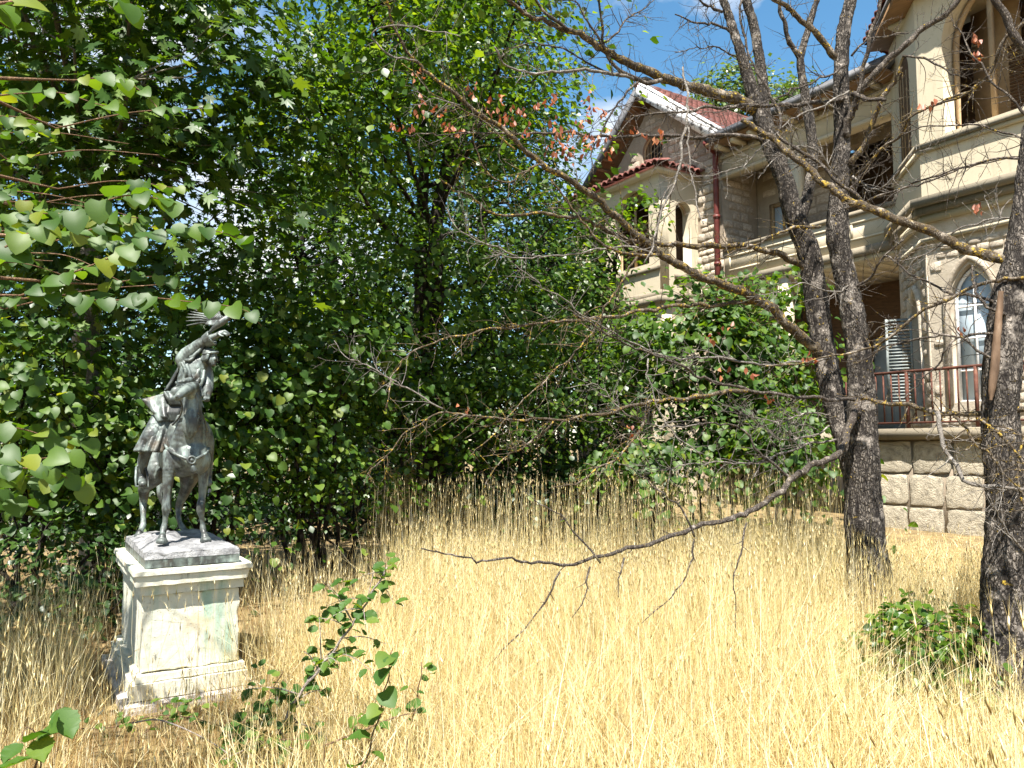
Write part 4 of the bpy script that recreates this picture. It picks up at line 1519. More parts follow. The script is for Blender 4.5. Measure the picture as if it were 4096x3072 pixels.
def put_leaves(parent, shape, mat, P, nrm, tip, size, singles=0, rest='crown', name='leaf'):
    """the `singles` leaves that show largest become leaf objects, the others one crown"""
    P, nrm, tip, size = (np.asarray(a, float) for a in (P, nrm, tip, size))
    mask = np.ones(len(P), bool)
    base = np.array(parent.location)
    if singles:
        order, ok = shown_order(P, size)
        pick = [i for i in order[:singles] if ok[i]]
        key = (shape, mat)
        if key not in LEAFME:
            V0, F0_ = TM[shape]
            LEAFME[key] = mk('leaf', V0, [F0_])
            LEAFME[key].materials.append(M[mat])
        x, d, n = leaf_frames(nrm, tip)
        inv = parent.matrix_basis.inverted() if parent.parent is None else Matrix.Identity(4)
        for i in pick:
            o = bpy.data.objects.new(name, LEAFME[key])
            COL.objects.link(o)
            o.parent = parent
            s = size[i]
            o.matrix_local = inv @ (Matrix.Translation(P[i]) @ Matrix(np.stack([x[i], d[i], n[i]], 1).tolist()).to_4x4() @ Matrix.Diagonal((s, s, s, 1)))
            mask[i] = False
    if mask.any():
        me = leaf_mesh(rest, shape, P[mask] - base, nrm[mask], tip[mask], size[mask])
        obj(rest, me, M[mat], parent, kind='stuff')


def ell_samples(ells, n, lo=.45):
    """n clump centres inside a union of ellipsoids (centre, radii), more of them towards the outside"""
    vol = np.array([e[1][0] * e[1][1] * e[1][2] for e in ells]) ** .8
    pick = rng.choice(len(ells), n, p=vol / vol.sum())
    d = unit(rng.normal(size=(n, 3)))
    r = (lo ** 3 + (1 - lo ** 3) * rng.random(n)) ** (1 / 3)
    c = np.array([ells[i][0] for i in pick])
    a = np.array([ells[i][1] for i in pick])
    return c + d * r[:, None] * a, d, pick


def foliage(ells, nclump, per, size, crad=.32, flat=.38, lo=.45, droop=.5, keep=None, jitter=.35):
    C, out, pick = ell_samples(ells, nclump, lo)
    if keep is not None:
        k_ = keep(C)
        C, out = C[k_], out[k_]
    n = len(C)
    rr = crad * rng.uniform(.6, 1.4, n)
    m = per
    off = rng.normal(size=(n, m, 3)) * rr[:, None, None] * np.array([1, 1, flat])
    off[..., 2] -= droop * (off[..., 0] ** 2 + off[..., 1] ** 2) / rr[:, None]
    P = (C[:, None] + off).reshape(-1, 3)
    o2 = np.repeat(out, m, 0)
    k2 = len(P)
    horiz = o2 * np.array([1, 1, .15])
    nr = np.array([0, -.22, .75]) + horiz * .55 + rng.normal(size=(k2, 3)) * jitter
    tp = unit(horiz) * .6 + off.reshape(-1, 3) * 1.6 + np.array([0, 0, -.35]) + rng.normal(size=(k2, 3)) * .4
    sz = size * rng.uniform(.5, 1.25, k2)
    return C, P, nr, tp, sz


def E(u, v_, Y, rx, ry, rz):
    return (np.array(at(u, v_, Y)), np.array([rx, ry, rz]))


def nearest_limb(p, limbs):
    best = None
    for L in limbs:
        d = np.linalg.norm(L[0] - p, axis=1)
        i = int(np.argmin(d + 2.0 * np.maximum(0, L[0][:, 2] - p[2] + .05)))
        if best is None or d[i] < best[0]:
            best = (d[i], L[0][i], L[1][i])
    return best


def make_tree(name, label, cat, base, stems, ells, nclump, per, size, shape, mat, bark, group=None, crad=.32, flat=.38, lo=.45, nlimb=14,
              singles=0, twigr=.006, keep=None, limb_r=.035, droop=.5, jitter=.35, seed=0):
    rr = random.Random(seed + 77)
    t = thing(name, label, cat, base, 0, group)
    b = np.array(base)
    allst = []
    for j, (pts, rad) in enumerate(stems):
        P, r = resample(pts, rad, .15)
        P = P + np.array([[.03 * math.sin(7 * q + j), .03 * math.cos(5 * q + 2 * j), 0] for q in np.linspace(0, 2, len(P))])
        allst.append((P, r))
        MB().tube(P - b, r, 14).build('trunk', M[bark], t, True)
    C, P, nr, tp, sz = foliage(ells, nclump, per, size, crad, flat, lo, droop, keep, jitter)
    limbs = list(allst)
    idx = list(range(len(C)))
    rr.shuffle(idx)
    for i in idx[:nlimb]:
        c = C[i]
        St = rr.choice(allst)
        zt = c[2] - .5 * np.linalg.norm((c - St[0][-1])[:2]) - .3
        k_ = int(np.argmin(np.abs(St[0][:, 2] - zt)))
        a = St[0][k_]
        r0 = min(St[1][k_] * .7, limb_r)
        mid = a * .5 + c * .5 + np.array([rr.uniform(-.1, .1), rr.uniform(-.1, .1), -.08 * np.linalg.norm(c - a)])
        LP, Lr = resample([a, mid, c], [r0, r0 * .65, r0 * .25], .14)
        MB().tube(LP - b, Lr, 6).build('limb', M[bark], t, True)
        limbs.append((LP, Lr))
    tw = MB()
    for c in C:
        d, q, r = nearest_limb(c, limbs)
        if d < 2.2:
            mid = (q + c) / 2 + np.array([0, 0, -.06 * d]) + np.array([rr.uniform(-.05, .05), rr.uniform(-.05, .05), 0])
            tw.tube(np.array([q, mid, c]) - b, [twigr * 1.6, twigr * 1.2, twigr * .5], 4, False)
    if tw.n:
        tw.build('twigs', M[bark], t, True, 'stuff')
    put_leaves(t, shape, mat, P, nr, tp, sz, singles)
    return t


# tall two-stemmed tree in the middle
b0 = at(431, 540, 11.5)
base = (b0.x, 11.5, .02)


def px(*pts):
    return [np.array(at(u, v_, Y)) for u, v_, Y in pts]


make_tree('broadleaf_tree', 'tall forked broadleaf tree with dark trunk in the middle of the garden', 'tree', base,
          [([np.array(base), *px((432, 470, 11.5), (427, 380, 11.5), (424, 300, 11.5), (419, 230, 11.5), (424, 130, 11.4), (418, 20, 11.3), (415, -60, 11.3))], [.20, .17, .16, .13, .095, .07, .045, .02]),
           ([*px((428, 330, 11.48), (437, 280, 11.45), (438, 220, 11.4), (447, 150, 11.4), (458, 60, 11.5), (462, -50, 11.5))], [.15, .13, .105, .085, .06, .02])],
          [E(425, 20, 11.5, 2.0, 1.6, 1.9), E(365, 150, 11.2, 1.6, 1.4, 1.5), E(505, 90, 11.6, 1.15, 1.3, 1.5), E(415, 285, 11.0, 2.0, 1.5, 1.0), E(520, 235, 11.3, 1.1, 1.0, .9),
           E(470, -60, 11.5, 1.6, 1.6, 1.2), E(455, 330, 10.7, 1.4, 1.0, .7), E(410, 405, 10.6, 1.5, .9, .7), E(385, 60, 8.6, 1.2, 1.1, .9), E(480, 40, 8.9, 1.0, 1.0, .9), E(330, 130, 8.8, 1.0, .9, .7), E(430, -60, 8.0, 1.8, 1.2, .9), E(520, 120, 9.3, .6, .8, .6)],
          430, 70, .105, 'kite', 'leaf_linden', 'bark_live', nlimb=34, crad=.40, flat=.17, droop=.35, jitter=.48, lo=.3, seed=1, singles=0, limb_r=.04)
# plane tree, upper left
b0 = at(95, 560, 9.6)
base = (b0.x, 9.6, 0.0)
make_tree('plane_tree', 'plane tree with lobed leaves filling the upper left corner', 'tree', base,
          [([np.array(base), *px((92, 400, 9.6), (88, 280, 9.6), (95, 190, 9.6), (110, 80, 9.5), (120, -60, 9.5))], [.2, .17, .15, .12, .09, .03]),
           ([*px((95, 195, 9.55), (118, 180, 9.2), (145, 165, 9.0), (200, 120, 9.0))], [.07, .055, .04, .02])],
          [E(55, 60, 7.6, 1.4, 1.2, 1.3), E(170, 50, 7.6, 1.3, 1.2, 1.1), E(235, 180, 8.0, .85, .9, .9), E(60, 230, 8.0, 1.1, 1.0, .8), E(255, 40, 8.2, .6, .8, .6), E(100, -90, 7.2, 2.2, 1.6, 1.0), E(180, 270, 8.6, 1.0, .8, .5), E(245, 285, 8.7, .8, .8, .45), E(120, 130, 7.3, 1.2, .9, .7)],
          250, 36, .160, 'palm', 'leaf_plane', 'bark_plane', nlimb=18, crad=.34, flat=.32, lo=.35, seed=2, singles=290, limb_r=.05, jitter=.4)
# shrubs behind the statue and along the back of the grass
SHR = [
    ('judas_shrub', 'dense round leaved shrub at the far left behind the pedestal', (20, 400, 7.2, .9, .7, 1.0), 75, 46, .085, 'heart', 'leaf_judas'),
    ('judas_shrub', 'round leaved shrub filling the gap left of the bronze rider', (110, 420, 7.8, 1.0, .8, 1.0), 85, 46, .085, 'heart', 'leaf_judas'),
    ('judas_shrub', 'shaded round leaved shrub directly behind the raised arm', (215, 385, 8.3, 1.1, .8, 1.1), 100, 46, .085, 'heart', 'leaf_judas'),
    ('judas_shrub', 'sunlit shrub with pale round leaves right of the bronze rider', (315, 325, 8.9, 1.0, .8, .8), 85, 44, .085, 'heart', 'leaf_judas'),
    ('leafy_shrub', 'dark leafy shrub behind the right side of the pedestal', (300, 440, 9.0, 1.2, .8, .9), 80, 50, .075, 'kite', 'leaf_linden'),
    ('leafy_shrub', 'low leafy shrub at the grass edge left of the dry bush', (335, 485, 9.2, .8, .6, .45), 50, 50, .075, 'kite', 'leaf_linden'),
    ('leafy_shrub', 'leafy shrub before the trunk of the forked tree', (400, 385, 10.2, 1.3, .8, .65), 75, 52, .085, 'kite', 'leaf_linden'),
    ('leafy_shrub', 'bright leafy shrub right of the forked tree trunk', (500, 395, 10.3, 1.3, .8, .85), 90, 52, .085, 'kite', 'leaf_linden'),
    ('leafy_shrub', 'broad bright shrub in front of the projecting bay', (600, 365, 10.6, 1.2, .8, .95), 95, 52, .085, 'kite', 'leaf_linden'),
    ('heart_leaved_shrub', 'tall heart leaved shrub below the red downpipe', (700, 345, 10.6, 1.05, .8, 1.1), 110, 46, .095, 'heart', 'leaf_judas'),
    ('heart_leaved_shrub', 'heart leaved shrub behind the twin dead stems', (775, 345, 10.9, .9, .7, 1.3), 95, 46, .095, 'heart', 'leaf_judas'),
    ('heart_leaved_shrub', 'low round leaved shrub beneath the long dead branch', (655, 450, 10.0, .9, .6, .35), 34, 40, .095, 'heart', 'leaf_judas'),
    ('heart_leaved_shrub', 'low heart leaved shrub against the foot of the twin dead stems', (795, 440, 9.6, .55, .5, .5), 40, 44, .09, 'heart', 'leaf_judas'),
    ('heart_leaved_shrub', 'heart leaved shrub between the downpipe bush and the terrace', (735, 420, 10.4, .7, .5, .6), 48, 44, .09, 'heart', 'leaf_judas'),
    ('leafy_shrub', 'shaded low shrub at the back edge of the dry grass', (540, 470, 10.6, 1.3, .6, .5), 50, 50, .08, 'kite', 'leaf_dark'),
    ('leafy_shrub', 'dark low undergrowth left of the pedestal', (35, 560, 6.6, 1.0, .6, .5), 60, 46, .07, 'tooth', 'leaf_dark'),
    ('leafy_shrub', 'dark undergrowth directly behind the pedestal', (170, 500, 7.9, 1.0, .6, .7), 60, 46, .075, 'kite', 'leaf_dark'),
]
for i, (nm, lab, e, nc, per, sz, shp, mt) in enumerate(SHR):
    el = E(*e)
    gx, gy = float(el[0][0]), float(el[0][1]) + .15
    zb = float(gh(gx, gy))
    base = (gx, gy, zb)
    st = []
    for j in range(3):
        q = [np.array([gx + .1 * (j - 1), gy, zb - .05]), np.array([gx + .22 * (j - 1), gy - .05, (zb + el[0][2]) / 2]), el[0] + np.array([.45 * (j - 1) * el[1][0], 0, .3 * el[1][2]])]
        st.append((q, [.03, .024, .008]))
    make_tree(nm, lab, 'shrub', base, st, [el], int(nc * .62), int(per * .95), sz, shp, mt, 'bark_live', 'shrubs along the back of the grass', nlimb=8, crad=.27, flat=.16, droop=.4, lo=.2, seed=20 + i, limb_r=.014, twigr=.004, jitter=.40, keep=lambda C: C[:, 2] > .95 + .25 * np.sin(C[:, 0] * 2.3) if e[2] > 8.7 and e[0] < 660 else C[:, 2] > .2)
# small tree in front of the arched bay
b0 = at(628, 520, 12.6)
base = (b0.x, 12.6, .1)
make_tree('young_tree', 'young bright green tree covering the left arch of the bay', 'tree', base,
          [([np.array(base), *px((622, 400, 12.6), (615, 300, 12.6), (622, 210, 12.6))], [.07, .06, .045, .01])],
          [E(603, 225, 12.5, .40, .4, .5), E(588, 290, 12.5, .6, .6, .55), E(634, 196, 12.4, .26, .3, .24), E(575, 190, 12.6, .25, .3, .3), E(560, 340, 12.4, .8, .6, .6)], 95, 44, .10, 'kite', 'leaf_linden', 'bark_live', nlimb=12, crad=.2, lo=.2, seed=60, limb_r=.02)
# deeper rows of trees
BG = [(-60, 300, 15, 2.6, 1.6, 3.2), (60, 350, 15.5, 2.4, 1.6, 2.8), (175, 340, 16, 2.4, 1.6, 2.6), (300, 300, 17, 2.5, 1.6, 3.6), (385, 330, 17.5, 2.2, 1.5, 3.0), (480, 290, 18, 2.4, 1.6, 3.6), (545, 330, 18.5, 1.6, 1.4, 2.6),
      (330, 130, 20, 2.6, 1.8, 3.2), (480, 120, 21, 2.6, 1.8, 3.0), (40, 100, 18, 3.0, 1.8, 3.2), (560, 250, 22, 1.4, 1.4, 2.0)]
BGL = ['dark tree beyond the left edge of the picture', 'dark tree deep behind the left shrubs', 'dark tree deep behind the bronze rider', 'tall dark tree between plane tree and forked tree',
       'dark tree behind the forked trunk', 'tall dark tree right of the forked trunk', 'dark tree near the left corner of the mansion', 'far tall tree topping the gap left of the forked tree',
       'far tall tree behind the crown of the forked tree', 'far tall tree behind the plane tree', 'far slender tree beside the sky gap']
for i, (e, lab) in enumerate(zip(BG, BGL)):
    el = E(*e)
    gx, gy = float(el[0][0]), float(el[0][1])
    base = (gx, gy, 0)
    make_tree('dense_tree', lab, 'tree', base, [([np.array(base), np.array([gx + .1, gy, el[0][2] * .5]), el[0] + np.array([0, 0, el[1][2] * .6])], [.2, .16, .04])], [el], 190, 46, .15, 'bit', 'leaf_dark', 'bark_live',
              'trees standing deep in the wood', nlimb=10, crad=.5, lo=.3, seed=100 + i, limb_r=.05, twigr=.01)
# hedge bottom that closes the view below the crowns
hx_ = np.linspace(-13, 6.5, 14)
for i, x in enumerate(hx_):
    y = 13.2 + .4 * math.sin(i * 2.1) + (1.2 if x > 2 else 0)
    if x > 3.0:
        continue
    el = (np.array([x, y, 1.05]), np.array([1.15, .7, 1.2]))
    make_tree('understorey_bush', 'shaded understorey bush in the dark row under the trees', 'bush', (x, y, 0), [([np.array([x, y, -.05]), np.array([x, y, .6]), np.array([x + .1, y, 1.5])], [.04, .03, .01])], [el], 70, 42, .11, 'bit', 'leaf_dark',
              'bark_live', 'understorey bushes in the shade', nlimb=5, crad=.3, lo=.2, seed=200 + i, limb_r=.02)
# big tree behind the mansion roof
b0 = at(770, 300, 36)
base = (b0.x, 36.0, 0)
make_tree('roof_tree', 'tall pale green tree rising behind the mansion roof', 'tree', base, [([np.array(base), np.array([b0.x, 36, 9]), np.array([b0.x, 36, 17])], [.4, .3, .08])],
          [E(760, 110, 36, 2.6, 2, 2.6), E(725, 95, 36, 1.6, 1.5, 1.6), E(810, 120, 36.5, 2.4, 2, 2.0), E(775, 180, 36.5, 3.5, 2.4, 3)], 300, 60, .26, 'bit', 'leaf_far', 'bark_live', nlimb=14, crad=.6, lo=.3, seed=300, limb_r=.12, twigr=.02)
# dry yellow bush glimpsed under the trees
el = E(405, 490, 11.6, .42, .4, .62)
make_tree('dry_bush', 'dry straw coloured bush in a sunlit gap left of the dark trunk', 'bush', (float(el[0][0]), 11.6, 0), [([np.array([el[0][0], 11.6, 0]), el[0]], [.03, .01])], [el, E(420, 505, 11.5, .5, .4, .3)], 70, 60, .06, 'bit', 'dry_bush', 'bark_shoot',
          nlimb=6, crad=.16, lo=.1, seed=310, limb_r=.012, twigr=.004)
# chain-link fence behind the statue
fa, fb = at(-120, 500, 9.4), at(300, 500, 11.4)
fence = thing('wire_fence', 'old chain link fence in the shade behind the pedestal', 'fence', (fa.x, fa.y, 0), math.atan2(fb.y - fa.y, fb.x - fa.x))
Lf = math.hypot(fb.x - fa.x, fb.y - fa.y)
for i in range(5):
    MB().tube([(i * Lf / 4, 0, -.2), (i * Lf / 4, 0, 1.55)], .025, 8).build('post', M['wire'], fence, True)
mb = MB()
for i in range(int(Lf / .11)):
    for s in (1, -1):
        x0 = i * .11
        n = 14
        P = [(x0 + s * .055 * (k_ % 2), .004 * s, .05 + k_ * 1.4 / n) for k_ in range(n + 1)]
        mb.tube(P, .004, 3, False)
mb.build('wire_mesh', M['wire'], fence, kind='stuff')
# ------------------------------------------------------------------ dead trees
def fr_(view, x, y):
    """reading of the detail views in which the branches were followed"""
    if view == 'A':
        return (1400 + x / 1.58) / 4, (y / 1.58) / 4, 1 / 6.32
    if view == 'B':
        return (2700 + x / .907) / 4, y / .907 / 4, 1 / 3.628
    if view == 'C':
        return (1400 + x / .9064) / 4, (1000 + y / .9064) / 4, 1 / 3.6256
    if view == 'D':
        return (2700 + x / .907) / 4, (1000 + y / .907) / 4, 1 / 3.628
    if view == 'F':
        return x * .4629, y * .4629, .4629
    if view == 'Q':                                  # upper left view
        return x / 1.1846 / 4, y / 1.1846 / 4, 1 / 4.738
    return x / 4, y / 4, .25                         # 'P': full photograph


def trace(pts, Y0, Y1, w0, w1, step=.05, wob=.0):
    """pts: (view, x, y) in order; widths in picture units (1024 wide) at both ends"""
    q = [fr_(*p)[:2] for p in pts]
    L = np.concatenate([[0], np.cumsum([math.hypot(q[i + 1][0] - q[i][0], q[i + 1][1] - q[i][1]) for i in range(len(q) - 1)])])
    L /= L[-1]
    P, r = [], []
    for (u, v_), t in zip(q, L):
        Y = Y0 + (Y1 - Y0) * t
        P.append(np.array(at(u, v_, Y)))
        r.append((w0 + (w1 - w0) * t) * .5 / FPX * Y)
    return resample(P, r, step)


def V_(view, *xy):
    return [(view, x, y) for x, y in xy]


def bark_tube(P, r, sides, amp, freq, seed, flare=0.0):
    """trunk with furrowed, plated bark as real relief"""
    mb_ = MB().tube(P, r, sides, False)
    Vv = mb_.v[0]
    n = len(P)
    an = np.arange(sides) / sides * 2 * np.pi
    cx = np.repeat(np.asarray(P), sides, 0)
    for i in range(len(Vv)):
        d = Vv[i] - cx[i]
        l = np.linalg.norm(d) + 1e-9
        p = Vector(Vv[i])
        q = Vector((p.x * freq, p.y * freq, p.z * freq * .38 + seed))
        f1 = mnoise.noise(q)
        f2 = mnoise.noise(q * 2.3 + Vector((7, 0, 0)))
        big = mnoise.noise(p * 3.0 + Vector((0, seed, 0)))
        k_ = 1 - abs(f1) * 2.0
        disp = amp * (-.9 * max(0, k_) ** 2 + .45 * f2 + .2) + .12 * l * big
        Vv[i] = cx[i] + d / l * (l + disp)
    return mb_


def add_twigs(mb_, P, r, n, rr, L=(.12, .5), sub=2, start=.12, droop=.0, up=.15):
    """fine crooked side twigs along a branch"""
    P = np.asarray(P)
    m = len(P)
    ends = []
    for _ in range(n):
        t = start + (1 - start) * rr.random()
        i = min(m - 2, int(t * (m - 1)))
        T = P[i + 1] - P[i]
        T = T / (np.linalg.norm(T) + 1e-9)
        side = np.cross(T, np.array([rr.gauss(0, 1), rr.gauss(0, 1), rr.gauss(0, 1)]))
        side /= np.linalg.norm(side) + 1e-9
        d = T * rr.uniform(.25, .9) + side
        d[2] += up * rr.uniform(-1, 1.3) - droop
        d[1] *= .6
        d /= np.linalg.norm(d)
        ln = rr.uniform(*L) * (1 - .35 * t)
        k_ = max(4, int(ln / .05))
        pts = [P[i]]
        curl = np.array([rr.gauss(0, .22), rr.gauss(0, .15), rr.gauss(0, .22)])
        for s in range(k_):
            d = d + curl * .5 + np.array([rr.gauss(0, .13), rr.gauss(0, .1), rr.gauss(0, .13)])
            d /= np.linalg.norm(d)
            pts.append(pts[-1] + d * ln / k_)
        r0 = min(r[i] * .55, .0042) * rr.uniform(.7, 1.1)
        rad = np.linspace(r0, max(.0009, r0 * .3), len(pts))
        mb_.tube(pts, rad, 4, False)
        ends.append(pts[-1])
        if sub:
            add_twigs(mb_, pts, rad, rr.randint(1, sub + 1), rr, (ln * .25, ln * .6), sub - 1 if rr.random() < .5 else 0, .2, droop, up)
    return ends


rt = random.Random(9)
db = at(745, 640, 6.7)
tree1 = thing('dead_tree', 'bare dead tree with two dark rough stems before the mansion', 'tree', (db.x, 6.7, .1))
rb = at(1004, 690, 5.0)
tree2 = thing('dead_tree', 'thick dead trunk with a strip of bare wood at the right edge', 'tree', (rb.x, 5.0, 0))


def trunk(parent, pts, Y, widths, seed, sides=44, name='trunk', amp=.012, mat='bark'):
    q = [fr_(*p)[:2] for p in pts]
    Ys = Y if isinstance(Y, (list, tuple)) else [Y] * len(q)
    P = [np.array(at(u, v_, y)) for (u, v_), y in zip(q, Ys)]
    r = [w * .465 / FPX * y for w, y in zip(widths, Ys)]
    P, r = resample(P, r, .03)
    mb_ = bark_tube(P - np.array(parent.location), r, sides, amp, 24, seed)
    o = mb_.build(name, M[mat], parent, True)
    return P, r


# stem widths are picture units at 1024 wide
t1 = trunk(tree1, V_('D', (672, 940), (655, 820), (628, 700), (598, 600), (562, 480), (528, 300), (508, 150), (488, 20)) + V_('B', (440, 800), (392, 640), (332, 490), (285, 350), (250, 230), (213, 110), (170, -20), (150, -120)),
           [6.7, 6.75, 6.8, 6.9, 6.95] + [7] * 11, [26, 27, 27, 26, 25, 24, 24, 24, 22, 20, 17, 15, 12, 10, 8.5, 7], 1)
t2 = trunk(tree1, V_('P', (3490, 2660), (3487, 2465), (3449, 1900)) + V_('D', (683, 600), (672, 430), (655, 300), (630, 150), (600, 0)) + V_('B', (592, 860), (592, 740), (602, 600), (607, 450), (603, 300), (610, 130), (636, 0), (650, -120)),
           [6.55, 6.6, 6.6, 6.6, 6.6, 6.62, 6.65, 6.65, 6.65, 6.65, 6.65, 6.65, 6.6, 6.6, 6.6, 6.6], [60, 46, 37, 31, 27, 25, 24, 23, 24, 22, 19, 17.5, 17, 15.5, 14, 12], 2)
t3 = trunk(tree1, V_('B', (345, 500), (322, 380), (318, 300), (305, 200), (285, 90), (255, -10), (235, -110)), 7.12, [14, 12, 11.5, 11, 10.5, 10, 9], 3, 26, 'stem', .008)
t4 = trunk(tree1, V_('B', (455, 800), (485, 690), (500, 560), (490, 450), (470, 330), (455, 215), (480, 120), (505, 30), (540, -60)), 7.2, [13, 12, 11, 11, 10, 9, 7.5, 6.5, 5], 4, 24, 'stem', .007)
tR = trunk(tree2, V_('P', (4010, 2900), (4020, 2400), (4028, 2075), (4012, 1800), (4003, 1565), (4035, 1213), (4070, 1060), (4110, 850), (4150, 500)), [5.0] * 9, [60, 46, 40, 38, 37, 36, 34, 31, 28], 5, 48, amp=.014)
# strip of stripped wood on its left
sp_ = []
for (x, y, w) in ((1182, 150, 7), (1176, 230, 9), (1168, 320, 10), (1160, 420, 11), (1150, 500, 9), (1146, 545, 4)):
    u, v_, _k = fr_('D', x, y)
    sp_.append((u, v_, w))
P_ = [np.array(at(u, v_, 4.885)) for u, v_, w in sp_]
P_, r_ = resample(P_, [w * .5 / FPX * 4.885 * .8 for u, v_, w in sp_], .02)
mb = bark_tube(P_ - np.array(tree2.location), r_, 14, .004, 30, 8)
mb.build('bare_wood', M['bare_wood'], tree2, True)["label"] = 'strip of bare reddish wood where the bark has peeled'

NTW = [0]


def branch(parent, pts, Y0, Y1, w0, w1, mat='bark_branch', tw=9, L=(.10, .42), sub=2, thorn=False, droop=0.0, up=.2, start=.1):
    P, r = trace(pts, Y0, Y1, w0, w1)
    b = np.array(parent.location)
    # slight crookedness
    n = len(P)
    k_ = np.linspace(0, 1, n)
    Pw = P.copy()
    ph = rt.uniform(0, 6)
    ln = float(np.linalg.norm(np.diff(P, axis=0), axis=1).sum())
    Pw[:, 2] += .006 * np.sin(ph + k_ * ln * 19)
    Pw[:, 0] += .006 * np.sin(ph * 2 + k_ * ln * 23)
    kk = np.cumsum(np.array([[rt.gauss(0, 1), rt.gauss(0, .6), rt.gauss(0, 1)] for _ in range(n)]) * .0045, 0)
    kk -= np.linspace(0, 1, n)[:, None] * kk[-1]
    Pw += kk
    for q_ in range(3, n - 1, rt.randint(4, 7)):
        Pw[q_] += np.array([rt.gauss(0, .008), 0, rt.gauss(0, .008)])
    rn = r * (1 + .10 * np.sin(ph + np.arange(n) * 1.9) + .06 * np.sin(np.arange(n) * 3.1))
    o = MB().tube(Pw - b, rn, 9 if w0 > 5 else 6).build('branch', M[mat], parent, True)
    mb_ = MB()
    cnt = int(tw * ln * 2.6)
    add_twigs(mb_, Pw - b, rn, cnt, rt, L, sub, start, droop, up)
    if thorn:
        for i in range(2, n - 1, 2):
            d = np.array([rt.gauss(0, 1), rt.gauss(0, .6), rt.gauss(-.2, 1)])
            d /= np.linalg.norm(d)
            mb_.tube([Pw[i] - b, Pw[i] - b + d * .022], [.0026, .0008], 3, False)
    if mb_.n:
        mb_.build('twigs', M[mat], o, True, 'stuff')
    return Pw, rn


T1 = tree1
# upper long limb and what it carries
branch(T1, V_('B', (292, 400), (240, 370), (130, 335)) + V_('A', (2212, 562), (1960, 495), (1800, 430), (1640, 345), (1500, 265), (1380, 200), (1220, 150), (1110, 105), (1020, 30), (960, -40)), 7.0, 5.7, 13, 3.0, 'bark_yellow', 6)
branch(T1, V_('A', (1380, 200), (1310, 120), (1220, 50), (1150, -30)), 6.0, 5.8, 4.2, 2.4, tw=6)
branch(T1, V_('A', (1960, 497), (1880, 515), (1760, 465), (1660, 395), (1610, 310), (1582, 190), (1575, 0), (1572, -60)), 6.5, 6.0, 5.0, 1.8)
branch(T1, V_('A', (1610, 310), (1550, 220), (1480, 110), (1415, 15), (1310, -5)), 6.2, 6.0, 3.0, 1.3)
branch(T1, V_('A', (1900, 515), (1700, 482), (1400, 455), (1200, 460), (1060, 445), (970, 400), (910, 300)), 6.5, 5.6, 4.0, 1.8, 'bark_pale', 6)
branch(T1, V_('A', (1780, 490), (1600, 425), (1460, 365), (1320, 290), (1170, 265), (1000, 300), (860, 350)), 6.4, 5.8, 2.4, .9)
branch(T1, V_('A', (1820, 510), (1730, 600), (1640, 710), (1570, 850), (1530, 950), (1535, 1100)), 6.4, 6.2, 2.6, 1.0)
branch(T1, V_('A', (1610, 275), (1700, 200), (1760, 110), (1850, 60), (1920, 0)), 6.2, 6.3, 2.4, 1.0, tw=14)
# long lichen covered limb that falls across the crown of the garden tree
branch(T1, V_('D', (540, 390), (480, 330), (400, 262), (310, 187), (180, 115), (60, 72)) + V_('A', (2080, 1660), (1960, 1610), (1880, 1550), (1750, 1450), (1600, 1330), (1450, 1200), (1300, 1100), (1180, 1030), (1030, 910), (910, 800), (760, 700), (600, 570), (430, 420), (330, 290), (268, 170), (235, 0), (225, -60)), 6.95, 5.2, 11, 2.2, 'bark_yellow', 7)
branch(T1, V_('A', (1230, 1045), (1150, 1060), (1080, 1110), (1050, 1150), (940, 1140), (850, 1050), (800, 930), (775, 800), (830, 690)), 5.7, 5.5, 2.2, .9, 'bark_yellow')
branch(T1, V_('A', (425, 400), (320, 380), (230, 350), (160, 290), (140, 230), (190, 190), (350, 180), (520, 200), (700, 230)), 5.35, 5.1, 2.2, .8, 'bark_pale', 6)
branch(T1, V_('A', (1960, 1612), (1740, 1600), (1620, 1560), (1520, 1480), (1430, 1350), (1340, 1240), (1280, 1130)), 6.0, 5.7, 3.6, 1.8, 'bark_yellow', 6)
branch(T1, V_('A', (1040, 940), (960, 880), (860, 800), (700, 690), (540, 590), (430, 480), (330, 400)), 5.5, 5.2, 2.0, .8, 'bark_yellow', 6)
branch(T1, V_('A', (690, 660), (620, 640), (540, 620), (440, 660), (380, 660)), 5.3, 5.2, 1.6, .7, 'bark_pale', 14)
# limb across at window height
branch(T1, V_('D', (470, 75), (440, 52), (380, 15)) + V_('B', (330, 910), (230, 890), (0, 885)) + V_('A', (2050, 1540), (1900, 1525), (1700, 1490), (1560, 1420), (1400, 1375), (1180, 1350), (930, 1360), (820, 1280), (700, 1210), (560, 1130)), 7.0, 5.6, 7, 1.5, 'bark_yellow', 7)
branch(T1, V_('A', (1900, 1585), (1700, 1540), (1400, 1590), (1200, 1620), (1000, 1620), (880, 1540), (840, 1400), (830, 1290)), 6.2, 5.5, 2.2, 1.2, 'bark_pale', 6)
branch(T1, V_('A', (1060, 1620), (930, 1560), (800, 1510), (690, 1470), (640, 1390), (610, 1310)), 5.7, 5.5, 1.8, .8, 'bark_pale')
